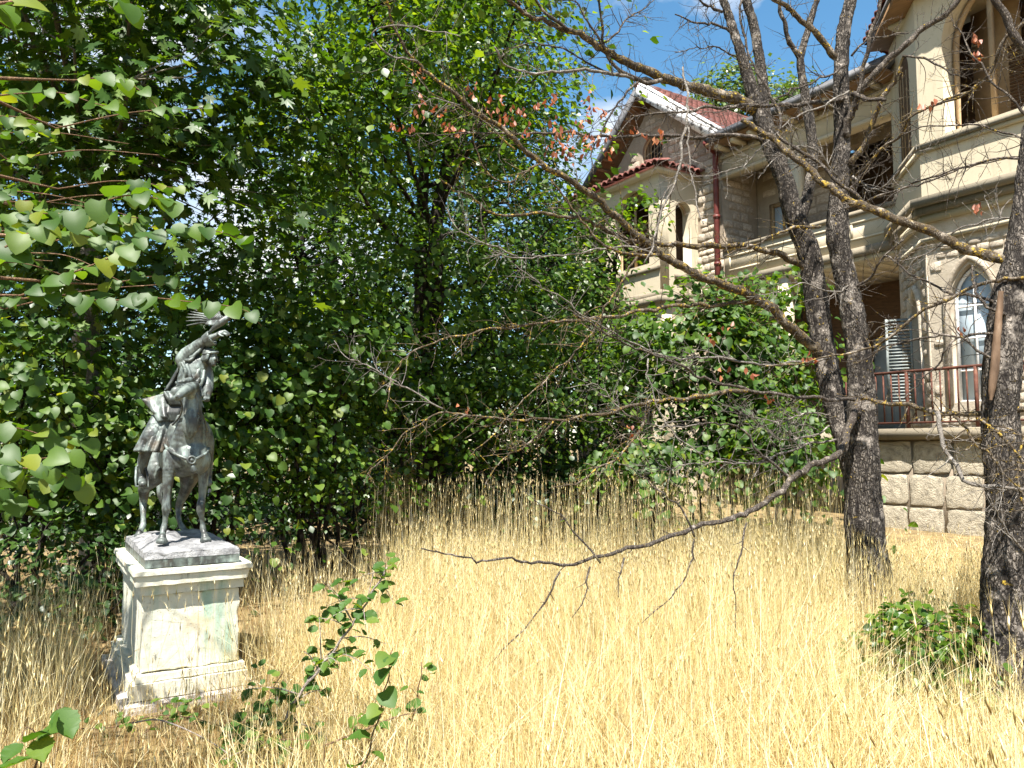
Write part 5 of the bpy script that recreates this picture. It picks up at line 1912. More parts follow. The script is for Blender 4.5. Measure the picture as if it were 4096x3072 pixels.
# limb that still carries dry leaves
b4 = branch(T1, V_('B', (345, 512), (260, 495), (130, 495)) + V_('A', (2212, 882), (2000, 875), (1750, 875), (1560, 860), (1350, 850), (1100, 850), (850, 845), (600, 850), (350, 845)), 7.0, 5.4, 4.6, 1.0, tw=9, L=(.15, .5))
branch(T1, V_('B', (640, 350), (560, 370), (400, 388), (200, 392), (0, 405)) + V_('A', (2000, 705), (1870, 720), (1760, 780), (1690, 860)), 6.6, 5.9, 5.5, 1.4, tw=7)
branch(T1, V_('B', (640, 345), (680, 357), (765, 366)), 6.5, 6.2, 5.5, 3.5, tw=6)
branch(T1, V_('A', (2130, 800), (2110, 900), (2080, 1080), (2010, 1270), (1950, 1400), (1920, 1520), (1860, 1660)), 5.7, 5.6, 3.0, 1.6, 'bark_pale', 9)
branch(T1, V_('A', (2100, 420), (2130, 560), (2128, 700), (2120, 810)), 5.8, 5.7, 2.0, 2.8, 'bark_pale', 7)
branch(T1, V_('A', (2125, 800), (2140, 1000), (2190, 1240), (2230, 1420)), 5.75, 5.6, 2.0, 1.0, 'bark_pale', 9)
branch(T1, V_('A', (1950, 1610), (1935, 1500), (1950, 1380), (1990, 1200)), 6.0, 5.9, 2.8, 1.0, tw=12)
# middle tiers
branch(T1, V_('D', (400, 258), (300, 195), (200, 190), (100, 195)) + V_('C', (1269, 190), (1150, 205), (1000, 230), (850, 250), (740, 260), (620, 270), (505, 280), (350, 320), (270, 350), (190, 405), (150, 470), (130, 580)), 6.9, 5.4, 5, 1.2, 'bark_yellow', 8)
branch(T1, V_('D', (560, 395), (480, 405), (330, 410), (150, 385)) + V_('C', (1269, 385), (1150, 380), (1050, 350), (950, 300), (860, 250), (780, 180), (680, 120), (600, 50)), 6.8, 5.6, 2.8, 1.0, 'bark_pale', 8)
branch(T1, V_('D', (660, 540), (540, 538), (400, 530), (300, 515), (200, 495), (100, 465)) + V_('C', (1269, 460), (1150, 405), (1000, 345), (900, 290), (800, 220), (720, 160)), 6.5, 5.4, 4.2, 1.2, 'bark_branch', 8)
branch(T1, V_('D', (262, 510), (150, 515), (60, 530)) + V_('C', (1269, 530), (1180, 540), (1080, 542), (950, 590), (870, 605), (750, 610), (600, 600), (450, 580), (340, 575), (250, 620), (190, 680), (130, 750), (70, 810), (50, 850)), 6.0, 5.1, 4.6, 1.0, 'bark_yellow', 8)
branch(T1, V_('C', (340, 572), (250, 520), (150, 465), (60, 415), (0, 390), (-60, 330)), 5.35, 5.2, 2.0, .8, 'bark_pale', 11)
branch(T1, V_('C', (735, 615), (690, 670), (600, 730), (530, 780), (490, 860)), 5.6, 5.4, 2.4, .9, 'bark_yellow', 12)
branch(T1, V_('C', (1088, 545), (1060, 640), (1010, 710), (960, 760), (900, 800), (830, 845), (720, 865)), 5.8, 5.5, 3.0, 1.1, 'bark_yellow', 12)
branch(T1, V_('C', (1040, 20), (930, 200), (860, 310), (760, 410), (680, 490), (600, 570), (520, 670), (430, 750)), 5.9, 5.3, 2.4, 1.0, 'bark_yellow', 9)
branch(T1, V_('C', (1080, 395), (1085, 480), (1130, 600), (1200, 680), (1269, 740)), 5.7, 5.6, 1.6, 1.0, 'bark_pale', 10)
branch(T1, V_('C', (1269, 630), (1150, 645), (1080, 630), (1000, 600), (900, 500), (780, 500)), 5.9, 5.6, 1.8, .8, 'bark_pale', 10)
branch(T1, V_('D', (590, 690), (520, 700), (400, 740), (300, 775), (100, 775), (0, 790)) + V_('C', (1130, 800), (1020, 770)), 6.8, 5.9, 2.4, .8, 'bark_pale', 12)
branch(T1, V_('D', (430, 838), (350, 780), (290, 720), (260, 670), (200, 635), (100, 630), (0, 640)), 6.1, 5.9, 3.2, 1.2, tw=10)
branch(T1, V_('D', (560, 600), (470, 590), (380, 620), (260, 600), (170, 560)), 6.7, 6.1, 2.0, .8, 'bark_pale', 14)
branch(T1, V_('D', (560, 640), (480, 680), (400, 690), (330, 640), (230, 590)), 6.7, 6.2, 2.0, .8, 'bark_pale', 14)
# the low bent limb over the grass
branch(T1, V_('D', (668, 545), (655, 590), (630, 650), (620, 700), (590, 745), (500, 790), (430, 840), (370, 895)) + V_('F', (1640, 1105), (1560, 1140), (1480, 1165), (1380, 1195), (1300, 1215), (1210, 1232), (1120, 1222), (1050, 1210), (985, 1203), (910, 1185)), 6.45, 4.3, 7.5, 1.3, 'bark_branch', 1.2, L=(.05, .15), sub=0, thorn=True)
for pts in (((1210, 1233), (1190, 1290), (1150, 1345), (1090, 1400), (1048, 1445)), ((1276, 1222), (1262, 1290), (1238, 1332)), ((1345, 1205), (1338, 1260), (1335, 1292)),
            ((1502, 1160), (1480, 1245), (1440, 1300), (1388, 1345)), ((1612, 1128), (1600, 1200), (1588, 1260), (1592, 1360)), ((1300, 1215), (1215, 1130), (1130, 1060)), ((1500, 1162), (1470, 1100), (1400, 1040), (1335, 1000))):
    branch(T1, V_('F', *pts), 4.9, 4.8, 2.2, .8, 'bark_branch', 4, L=(.03, .10), sub=0, thorn=True)
# upper right tangle
branch(T1, V_('B', (620, 500), (642, 420), (690, 310), (780, 220), (870, 140), (960, 70), (1020, 10), (1060, -40)), 6.6, 6.0, 8, 5, 'bark_branch', 5)
branch(T1, V_('B', (640, 600), (700, 500), (742, 390), (782, 310), (822, 240)), 6.6, 6.2, 7, 3.5, 'bark_yellow', 8)
branch(T1, V_('B', (650, 400), (660, 340), (690, 200), (715, 110), (750, 0), (760, -40)), 6.5, 6.2, 5.5, 3, 'bark_branch', 6)
branch(T1, V_('B', (590, 215), (570, 195), (520, 130), (450, 70), (400, 30), (350, 0), (300, -40)), 6.6, 6.3, 7.5, 3.5, 'bark_yellow', 6)
branch(T1, V_('B', (455, 215), (430, 170), (400, 90), (383, 30), (375, -40)), 7.2, 7.0, 6, 3, 'bark_branch', 6)
branch(T1, V_('B', (760, 790), (680, 730), (560, 640), (470, 560), (372, 492), (372, 420), (330, 320), (270, 200), (245, 80), (240, -30)), 5.6, 5.9, 4.2, 2.2, 'bark_branch', 8)
branch(T1, V_('B', (660, 640), (740, 560), (830, 480), (850, 430), (960, 372), (1080, 330)), 6.5, 5.6, 3.2, 2.4, 'bark_yellow', 8)
branch(T1, V_('B', (600, 760), (720, 720), (830, 680), (960, 630), (1110, 590), (1270, 565)), 6.6, 5.6, 2.4, 1.4, 'bark_branch', 7)
branch(T1, V_('B', (640, 200), (700, 140), (780, 125), (850, 120)), 6.6, 6.4, 2.4, 1.2, tw=10)
branch(T1, V_('B', (830, 205), (900, 210), (980, 250), (1060, 285)), 6.2, 6.0, 2.8, 1.4, tw=10)
branch(T1, V_('B', (640, 640), (720, 690), (800, 640), (860, 560), (930, 540)), 6.6, 6.0, 2.6, 1.0, 'bark_pale', 12)
branch(T1, V_('B', (630, 700), (700, 600), (690, 520), (720, 470)), 6.6, 6.3, 3.0, 1.5, 'bark_branch', 14)
branch(T1, V_('B', (215, 120), (130, 85), (50, 70), (0, 50)), 7.0, 6.6, 3.2, 1.2, tw=12)
branch(T1, V_('B', (175, 40), (110, 20), (70, -20)), 7.0, 6.8, 3.2, 2, tw=12)
branch(T1, V_('B', (260, 240), (180, 180), (90, 170), (0, 190)), 7.0, 6.4, 2.0, .8, tw=12)
branch(T1, V_('B', (620, 240), (500, 300), (330, 360), (170, 400), (60, 420)), 6.5, 5.9, 2.4, .9, tw=9)
branch(T1, V_('B', (630, 330), (520, 380), (420, 430), (330, 520), (260, 600), (120, 640)), 6.5, 5.9, 2.2, .8, 'bark_pale', 10)
branch(T1, V_('B', (590, 640), (520, 560), (460, 540), (390, 560), (300, 650)), 6.6, 6.1, 2.2, .8, 'bark_pale', 13)
branch(T1, V_('B', (530, 822), (450, 820), (380, 840), (290, 880), (180, 930)), 6.4, 6.0, 3.6, 1.6, 'bark_yellow', 8)
branch(T1, V_('D', (640, 140), (700, 110), (760, 20), (830, -40)), 6.6, 6.2, 3.2, 1.5, tw=10)
branch(T1, V_('D', (690, 330), (740, 280), (820, 272), (700, 262)), 6.5, 6.2, 2.0, 1.0, tw=8)
branch(T1, V_('D', (650, 120), (560, 150), (470, 120), (370, 160), (260, 170)), 6.6, 6.1, 2.0, .8, 'bark_pale', 11)
# right hand tree
T2 = tree2
branch(T2, V_('P', (4180, 1075), (4096, 1042)) + V_('D', (1150, 18), (1050, -8)) + V_('B', (1030, 888), (900, 842), (760, 793), (650, 745), (560, 690), (450, 590), (330, 490), (240, 432)), 4.95, 5.6, 11.5, 5.5, 'bark_yellow', 4)
branch(T2, V_('D', (1300, 565), (1150, 590), (1030, 602), (950, 588), (850, 565), (750, 550), (680, 541)), 4.85, 5.9, 6.2, 3.8, 'bark_yellow', 7)
branch(T2, V_('D', (1300, 100), (1150, 120), (1060, 155), (960, 200), (860, 255), (760, 330), (700, 355), (600, 378), (500, 395), (420, 412), (330, 420)), 4.85, 5.7, 4.2, 1.6, 'bark_yellow', 6)
branch(T2, V_('D', (955, 590), (960, 640), (980, 710), (1020, 780), (1050, 830), (1120, 858), (1270, 865)), 5.0, 4.6, 4.6, 3.2, 'bark_pale', 6)
branch(T2, V_('D', (1010, 606), (1080, 680), (1150, 750), (1220, 830), (1290, 920)), 4.8, 4.5, 3.0, 1.8, 'bark_yellow', 9)
branch(T2, V_('D', (1095, 605), (1180, 660), (1260, 740), (1310, 800)), 4.8, 4.6, 3.2, 2.0, 'bark_yellow', 9)
branch(T2, V_('D', (1150, 310), (1080, 310), (980, 310), (860, 325), (740, 365), (640, 420)), 4.9, 5.6, 3.2, 1.2, tw=8)
branch(T2, V_('D', (1200, 240), (1140, 210), (1080, 130), (1080, 60)), 4.9, 5.0, 3.6, 2.4, tw=8)
branch(T2, V_('D', (1160, 400), (1100, 360), (1040, 315), (1000, 330), (960, 410), (890, 470), (830, 540)), 4.9, 5.2, 3.0, 1.0, tw=10)
branch(T2, V_('D', (1200, 200), (1090, 165), (1000, 150), (900, 100), (830, 60), (760, 20)), 4.95, 5.6, 3.4, 1.6, tw=10)
branch(T2, V_('P', (4130, 240), (4060, 150), (4020, 60), (3970, -20)), 5.0, 5.0, 9, 7, 'bark_branch', 4)
branch(T2, V_('P', (4160, 60), (4040, 130), (3980, 260), (3890, 365), (3760, 410), (3640, 470)), 5.0, 5.5, 4.0, 2.0, 'bark_yellow', 9)
branch(T2, V_('P', (4130, 570), (3930, 505), (3720, 500), (3600, 540)), 5.0, 5.5, 2.4, 1.0, tw=8)
branch(T2, V_('P', (4130, 630), (3930, 640), (3760, 700), (3600, 760), (3480, 850)), 5.0, 5.6, 2.8, 1.2, tw=9)
branch(T2, V_('P', (4130, 480), (4050, 400), (3950, 300), (3880, 200), (3800, 60)), 5.0, 5.2, 3.0, 1.2, tw=11)
branch(T2, V_('P', (4120, 900), (3960, 880), (3830, 930), (3700, 1020), (3600, 1060)), 5.0, 5.6, 2.4, 1.0, 'bark_pale', 12)
branch(T2, V_('P', (4100, 1960), (3960, 1960), (3890, 1930)), 4.8, 4.6, 2.4, 1.4, 'bark_pale', 9)
branch(T2, V_('P', (4110, 2220), (4040, 2140), (3990, 2040), (3950, 1980)), 4.6, 4.5, 2.6, 1.2, 'bark_pale', 12)
branch(T2, V_('P', (4110, 1720), (4070, 1850), (4090, 2000), (4110, 2080)), 4.7, 4.6, 2.8, 2.0, 'bark_yellow', 10)

# dry leaves still hanging on the dead limbs
DL = [('A', x, y, 6) for x, y in ((420, 460), (440, 610), (410, 700), (390, 790), (260, 790), (560, 690), (590, 790), (640, 800), (720, 830), (900, 700), (930, 590), (790, 560), (960, 740), (1040, 700), (1100, 700), (1120, 820),
      (1000, 770), (1220, 650), (1280, 600), (1290, 780), (1340, 830), (1400, 820), (1310, 890), (1260, 950), (1340, 960), (1410, 960), (1500, 600), (1520, 690), (1590, 700), (1480, 760), (1500, 870), (1560, 870),
      (1640, 850), (1490, 920), (1620, 940), (1830, 820), (1950, 880), (1940, 830))]
DL += [('D', 490, 385, 8), ('D', 120, 320, 4), ('D', 195, 265, 4), ('D', 275, 445, 3), ('D', 180, 430, 3), ('D', 1040, 275, 4), ('C', 1010, 650, 5), ('C', 410, 560, 3), ('D', 355, 545, 4)]
DL2 = [('B', 1095, 140, 8), ('B', 1095, 200, 6), ('B', 920, 372, 6), ('B', 1105, 745, 7)]
dry_me = mk('dried_leaf', TM['kite'][0] * np.array([1, 1, 2.5]), [TM['kite'][1]])
dry_me.materials.append(M['leaf_dry'])
for par_, lst, YY in ((tree1, DL, (5.7, 6.0)), (tree2, DL2, (5.1, 5.4))):
    for v__, x, y, n in lst:
        u, v_, k_ = fr_(v__, x, y)
        for i in range(n):
            p = at(u + rt.gauss(0, 3.6), v_ + rt.gauss(0, 3.2), rt.uniform(*YY))
            o = obj('dried_leaf', dry_me, None, par_)
            s = rt.uniform(.035, .062)
            o.matrix_local = Matrix.Translation(p - par_.location) @ Matrix.Rotation(rt.uniform(0, 6.28), 4, 'Z') @ Matrix.Rotation(rt.gauss(-1.7, .5), 4, 'X') @ Matrix.Rotation(rt.gauss(0, .4), 4, 'Y') @ Matrix.Diagonal((s * .8, s, s, 1))

# ------------------------------------------------------------------ judas tree whose branches reach in from the left
jb = (-3.4, 2.4, 0)
judas = thing('judas_tree', 'judas tree with round heart shaped leaves reaching in from the left edge', 'tree', jb)
jt = [np.array(jb), np.array([-3.35, 2.45, 1.0]), np.array([-3.3, 2.6, 1.9]), np.array([-3.0, 2.9, 3.2]), np.array([-2.9, 3.1, 4.6])]
JP, JR = resample(jt, [.11, .09, .075, .05, .02], .08)
MB().tube(JP - np.array(jb), JR, 14).build('trunk', M['bark_live'], judas, True)
JL = dict(P=[], n=[], t=[], s=[])
LAST = Vector((0, 0, 0))


def jbranch(pts, Y0, Y1, w0, w1, ls, pitch=.034, traced=True, mat='bark_shoot'):
    if traced:
        P, r = trace(pts, Y0, Y1, w0, w1, .02)
    else:
        P, r = resample(pts, np.linspace(w0, w1, len(pts)), .02)
    # carried back to the trunk
    k_ = int(np.argmin(np.abs(JP[:, 2] - (P[0][2] - .15))))
    mid = (JP[k_] + P[0]) / 2 + np.array([0, 0, .05])
    Q, q = resample([JP[k_], mid, P[0]], [.018, .013, r[0] * 1.0], .05)
    mb_ = MB().tube(np.vstack([Q[:-1], P]) - np.array(jb), np.concatenate([q[:-1], r]), 6)
    mb_.build('branch', M[mat], judas, True)
    L = np.concatenate([[0], np.cumsum(np.linalg.norm(np.diff(P, axis=0), axis=1))])
    s = .02
    side = 1
    while s < L[-1]:
        i = min(int(np.searchsorted(L, s)), len(P) - 2)
        T = P[i + 1] - P[i]
        T /= np.linalg.norm(T) + 1e-9
        lat = np.cross(T, [0, 0, 1.0])
        lat /= np.linalg.norm(lat) + 1e-9
        tip = lat * side * rt.uniform(.3, 1.0) + T * rt.uniform(.0, .8) + np.array([rt.gauss(0, .25), rt.gauss(0, .25), rt.uniform(-1.1, .1)])
        nn = np.array([rt.gauss(0, .45), rt.gauss(0, .45), rt.uniform(.5, 1)]) + lat * side * .5 + np.array([.1, -.45, 0])
        pos = P[i] + lat * side * .012 + np.array([0, 0, .004])
        JL['P'].append(pos)
        JL['n'].append(nn)
        JL['t'].append(tip)
        JL['s'].append(ls * 1.15 * rt.uniform(.65, 1.15) * (1 - .25 * (s / L[-1]) ** 3))
        s += pitch * rt.uniform(.6, 1.3)
        side = -side


Q_ = lambda *xy: V_('Q', *xy)
jbranch(Q_((-100, 465), (0, 452), (150, 440), (300, 442), (450, 490), (560, 515)), 2.9, 3.0, 2.0, .9, .062)
jbranch(Q_((350, 380), (500, 370), (620, 400), (720, 480), (775, 555)), 3.0, 3.1, 1.6, .8, .060)
jbranch(Q_((-120, 1270), (0, 1190), (110, 1120), (260, 1050), (400, 995), (520, 945), (620, 925), (740, 940), (835, 975)), 2.5, 2.65, 3.4, 1.0, .078)
jbranch(Q_((270, 1140), (420, 1090), (560, 1070), (740, 1075)), 3.3, 3.4, 1.8, .8, .060)
jbranch(Q_((100, 1400), (300, 1310), (440, 1255), (560, 1200), (660, 1140), (770, 1100), (930, 1085), (1080, 1110), (1210, 1175)), 2.9, 3.1, 2.2, .9, .070)
jbranch(Q_((-50, 1425), (100, 1415), (300, 1400), (500, 1425), (700, 1410), (900, 1430), (1050, 1445), (1170, 1475), (1240, 1545)), 2.9, 3.05, 2.2, .9, .068)
jbranch(Q_((480, 1350), (600, 1330), (720, 1310), (830, 1330)), 3.4, 3.4, 1.5, .7, .062)
jbranch(Q_((-60, 45), (60, 25), (150, 20)), 2.3, 2.4, 2.2, 1.2, .080)
jbranch(Q_((480, -40), (560, 0), (600, 30), (625, 70)), 2.6, 2.6, 1.5, .8, .072)
jbranch(Q_((-60, 60), (20, 120), (80, 160)), 2.3, 2.4, 2.0, 1.0, .085)
F_ = lambda *xy: V_('F', *xy)
jbranch(F_((-60, 905), (60, 930), (120, 950), (200, 955)), 3.0, 3.2, 2.0, .8, .066)
jbranch(F_((-60, 1000), (40, 1010), (120, 1020), (185, 1060)), 2.8, 3.0, 2.0, .8, .070)
jbranch(F_((-60, 950), (20, 985), (90, 990), (160, 980)), 2.6, 2.8, 2.0, .8, .074)
jbranch(F_((-60, 1060), (30, 1080), (100, 1110)), 2.9, 3.0, 1.8, .8, .068)
# many more shoots in the depth of the crown
for i in range(46):
    u0 = rt.uniform(-260, 60)
    v0 = rt.uniform(120, 345) if i % 5 else rt.uniform(405, 500)
    Y = rt.uniform(3.2, 5.2)
    ln = rt.uniform(70, 200) if v0 < 400 else rt.uniform(50, 110)
    dv = rt.uniform(-25, 30)
    ln = min(ln, 165 - u0) if v0 > 190 else ln
    jbranch([('P', 4 * u0, 4 * v0), ('P', 4 * (u0 + ln * .5), 4 * (v0 + dv * .4 - 8)), ('P', 4 * (u0 + ln), 4 * (v0 + dv))], Y, Y + rt.uniform(-.2, .3), 1.6, .7, .066, .034)
# the part of its crown out of the picture, which shades the lower left
for i in range(190):
    a = np.array([rt.uniform(-6.4, -3.7), rt.uniform(.5, 4.5), rt.uniform(3.4, 4.9)])
    d = np.array([rt.uniform(-.5, .25), rt.uniform(-.5, .35), rt.gauss(0, .1)])
    jbranch([a, a + d * .5 + np.array([0, 0, .06]), a + d], 0, 0, .006, .002, .075, .030, False)
_P, _keep = np.array(JL['P']), None
_k = np.ones(len(_P), bool)
for zz in (.4, .8, 1.2, 1.6, 2.0, 2.4):                            # no twig hangs between the sun and the figure
    dz = _P[:, 2] - zz
    xx, yy = _P[:, 0] - dz * sun_vec.x / sun_vec.z, _P[:, 1] - dz * sun_vec.y / sun_vec.z
    _k &= ~((dz > .25) & (np.abs(xx - PO.x) < .52) & (np.abs(yy - PO.y) < .72))
JL = {a: np.array(b)[_k] for a, b in JL.items()}
put_leaves(judas, 'heart', 'leaf_judas', JL['P'], JL['n'], JL['t'], JL['s'], 295, 'crown')

# ------------------------------------------------------------------ saplings and shoots in the grass
def sapling(name, label, stems, ls, pitch, mat='leaf_elm', bark='bark_shoot', shape='tooth', cat='sapling', sub=2, slen=.16, group=None, singles=260):
    p0 = trace(stems[0][0], stems[0][1], stems[0][2], 1, 1, .05)[0][0]
    gz = float(gh(p0[0], p0[1]))
    t = thing(name, label, cat, (p0[0], p0[1], gz), 0, group)
    b = np.array(t.location)
    D = dict(P=[], n=[], t=[], s=[])

    def along(P, lsz):
        s, side = .02, 1
        L = np.concatenate([[0], np.cumsum(np.linalg.norm(np.diff(P, axis=0), axis=1))])
        while s < L[-1]:
            i = min(int(np.searchsorted(L, s)), len(P) - 2)
            T = unit(P[i + 1] - P[i])
            a = rt.uniform(0, 6.28)
            lat = np.array([math.cos(a), math.sin(a) * .6 - .2, rt.uniform(-.3, .4)])
            lat = unit(lat - T * (lat @ T))
            D['P'].append(P[i] + lat * .008)
            D['n'].append(np.array([rt.gauss(0, .4), rt.gauss(-.35, .4), 1.0]))
            D['t'].append(lat + T * .4 + np.array([0, 0, -.2]))
            D['s'].append(lsz * rt.uniform(.6, 1.15))
            s += pitch * rt.uniform(.6, 1.4)
    for pts, Y0, Y1, w0, w1 in stems:
        P, r = trace(pts, Y0, Y1, w0, w1, .03)
        if P[0][2] > gz + .03:
            g0 = np.array([P[0][0], P[0][1], gz - .05])
            P, r = np.vstack([g0, P]), np.concatenate([[r[0]], r])
        P[1:, 0] += .005 * np.sin(np.arange(len(P) - 1) * 1.3)
        MB().tube(P - b, r, 7).build('stem', M[bark], t, True)
        along(P[len(P) // 5:], ls)
        n = int(np.linalg.norm(P[-1] - P[0]) / .10) if sub else 0
        for _ in range(n * sub // 2):
            i = rt.randint(len(P) // 6, len(P) - 2)
            d = unit(np.array([rt.gauss(0, 1), rt.gauss(0, .6), rt.gauss(.2, .6)]))
            e = P[i] + d * slen * rt.uniform(.5, 1.2)
            tw_, tr_ = resample([P[i], (P[i] + e) / 2 + np.array([0, 0, .02]), e], [r[i] * .5, r[i] * .4, r[i] * .2], .03)
            MB().tube(tw_ - b, tr_, 5).build('side_shoot', M[bark], t, True)
            along(tw_, ls * .9)
    put_leaves(t, shape, mat, D['P'], D['n'], D['t'], D['s'], singles, 'foliage')
    return t


sapling('elm_sapling', 'leaning elm sapling with pale stem and small toothed leaves in the dry grass', [(F_((545, 1690), (600, 1590), (640, 1510), (710, 1420), (770, 1335), (838, 1225)), 3.75, 3.75, 4.0, 1.6)], .066, .042, bark='bark_silver', slen=.24, sub=5)
sapling('elm_shoot', 'upright shoot with large round grey green leaves near the bottom edge', [(F_((765, 1720), (790, 1640), (815, 1560), (838, 1460), (846, 1400)), 2.85, 2.85, 2.2, 1.0)], .072, .055, sub=0, shape='heart')
sapling('elm_shoot', 'short leafy shoot just right of the large leaved shoot', [(F_((880, 1600), (900, 1520), (912, 1430)), 3.5, 3.5, 2.0, 1.0), (F_((700, 1610), (780, 1580), (850, 1550), (900, 1540)), 3.3, 3.5, 2.2, 1.0)], .055, .05, sub=1, slen=.1)
sapling('elm_shoot', 'shoot with a few big toothed leaves at the lower left edge', [(F_((60, 1690), (90, 1610), (115, 1550), (128, 1520)), 2.0, 2.05, 2.4, 1.2), (F_((90, 1612), (60, 1570), (40, 1630)), 2.0, 1.95, 1.4, .8)], .085, .06, sub=0)
sapling('bramble_shoot', 'low green trailing shoot in front of the pedestal', [(F_((150, 1575), (250, 1570), (340, 1545), (450, 1560), (520, 1590)), 4.1, 4.0, 1.5, .8), (F_((300, 1590), (380, 1540), (430, 1500)), 4.0, 4.1, 1.4, .7)], .052, .05, cat='bramble', sub=2, slen=.14)
sapling('bramble_shoot', 'leafy trailing shoot between pedestal and elm sapling', [(F_((470, 1640), (520, 1570), (570, 1520), (650, 1490)), 3.9, 3.8, 1.6, .8), (F_((520, 1640), (600, 1600), (680, 1600)), 3.7, 3.6, 1.6, .8), (F_((560, 1660), (560, 1560), (610, 1450)), 3.7, 3.7, 1.6, .8)], .055, .045, cat='bramble', sub=3, slen=.16)
for i, (u, v_, Y, lab) in enumerate(((930, 655, 5.2, 'low dark leafy bush in the grass between the two dead trunks'), (925, 620, 6.2, 'small green bush against the foot of the twin stems'))):
    el = E(u, v_, Y, .52 if i == 0 else .3, .4, .38 if i == 0 else .22)
    gx, gy = float(el[0][0]), Y
    make_tree('leafy_bush', lab, 'bush', (gx, gy, float(gh(gx, gy))), [([np.array([gx, gy, 0]), el[0]], [.012, .006])], [el], 70 if i == 0 else 34, 24, .062, 'tooth', 'leaf_dark' if i else 'leaf_linden', 'bark_shoot', nlimb=8, crad=.12, lo=.1, seed=400 + i, limb_r=.008, twigr=.003, singles=200)
# pale fallen branch in the weeds
P_, r_ = trace(F_((285, 1562), (340, 1555), (400, 1575), (470, 1612), (530, 1660)), 3.9, 3.5, 1.6, 1.0, .04)
mb = MB().tube(P_, r_, 6)
o = mb.build('fallen_branch', M['bark_silver'], None, True)
o["label"] = 'thin pale fallen branch lying in the weeds before the pedestal'
o["category"] = 'branch'

# ------------------------------------------------------------------ dry grass
def grass(n, length, width, region, mat, name, heads=.0, lean=.16, bend=.25, seed=0, segs=3, awn=6, tangle=0.0, lift=0.0):
    g = np.random.default_rng(seed)
    X, Yc = region(g, n)
    n = len(X)
    Z = gh(X, Yc) + lift * g.random(n) ** 2
    Ln = g.uniform(*length, n) * (lenfac(X, Yc) if region in (field, field_near, field_far) else np.where((X / Yc > -.55) & (Yc < 4.9), .55, 1.35) if region is around else 1)
    az = g.uniform(0, 2 * np.pi, n)
    ln = np.abs(g.normal(0, lean, n)) + (g.random(n) < tangle) * g.uniform(.4, 1.1, n)
    bd = g.normal(0, bend, n)
    dirx, diry = np.cos(az), np.sin(az)
    t = np.linspace(0, 1, segs + 1)
    ang = ln[:, None] + bd[:, None] * t[None]            # angle from the vertical along the stalk
    ang = np.clip(ang, -1.5, 1.5)
    ds = Ln[:, None] / segs
    hx_, hz_ = np.sin(ang) * ds, np.cos(ang) * ds
    cx = np.concatenate([np.zeros((n, 1)), np.cumsum(hx_[:, :-1], 1)], 1)
    cz = np.concatenate([np.zeros((n, 1)), np.cumsum(hz_[:, :-1], 1)], 1)
    P = np.stack([X[:, None] + cx * dirx[:, None], Yc[:, None] + cx * diry[:, None], Z[:, None] - .02 + cz], -1)
    wa = g.uniform(0, np.pi, n)
    wv = np.stack([np.cos(wa), np.sin(wa), np.zeros(n)], -1)
    w = g.uniform(*width, n)[:, None] * np.linspace(1, .45 if heads else .12, segs + 1)[None] * .5
    A = P + wv[:, None] * w[..., None]
    Bv = P - wv[:, None] * w[..., None]
    V = np.stack([A, Bv], 2).reshape(-1, 3)
    k_ = 2 * (segs + 1)
    i0 = np.arange(n)[:, None] * k_
    j = np.arange(segs)[None] * 2
    F = [np.stack([i0 + j, i0 + j + 1, i0 + j + 3, i0 + j + 2], -1).reshape(-1, 4)]
    if heads:
        h = np.nonzero(g.random(n) < heads)[0]
        m = len(h)
        top = P[h, -1]
        d = unit(P[h, -1] - P[h, -2])
        s1_ = unit(np.cross(d, np.array([.3, .5, .1])))
        s2_ = np.cross(d, s1_)
        hl = g.uniform(.030, .060, m)[:, None]
        hw = hl * g.uniform(.06, .10, (m, 1))
        ring = [top + d * hl * .45 + (s1_ * math.cos(a) + s2_ * math.sin(a)) * hw for a in (0, 2.09, 4.19)]
        pts = [top, *ring, top + d * hl]
        base = len(V)
        Vh = np.stack(pts, 1).reshape(-1, 3)
        q = base + np.arange(m)[:, None] * 5
        T = np.concatenate([np.stack([q + a, q + b, q + c], -1).reshape(-1, 3) for a, b, c in ((0, 2, 1), (0, 3, 2), (0, 1, 3), (4, 1, 2), (4, 2, 3), (4, 3, 1))])
        V = np.vstack([V, Vh])
        aw = []
        for k2 in range(awn):
            a = k2 * 2 * math.pi / awn + .3
            sd = s1_ * math.cos(a) + s2_ * math.sin(a)
            r0 = top + d * hl * g.uniform(.3, .9, (m, 1))
            r1 = r0 + d * hl * g.uniform(.9, 1.5, (m, 1)) + sd * hl * g.uniform(.25, .5, (m, 1))
            wn_ = np.cross(d, sd) * .0007
            aw.append(np.stack([r0 + wn_, r0 - wn_, r1], 1))
        Va = np.concatenate(aw).reshape(-1, 3)
        qa = len(V) + np.arange(len(Va) // 3)[:, None] * 3 + np.arange(3)[None]
        V = np.vstack([V, Va])
        F += [T, qa]
    return obj(name, mk(name, V, F), M[mat], None, kind='stuff')


def off_pedestal(X, Y, mx=.47, my=.74):
    dx, dy = X - PO.x, Y - PO.y
    lx = dx * EXv.x + dy * EXv.y
    ly = dx * EYv.x + dy * EYv.y
    return (np.abs(lx) > mx) | (np.abs(ly) > my)


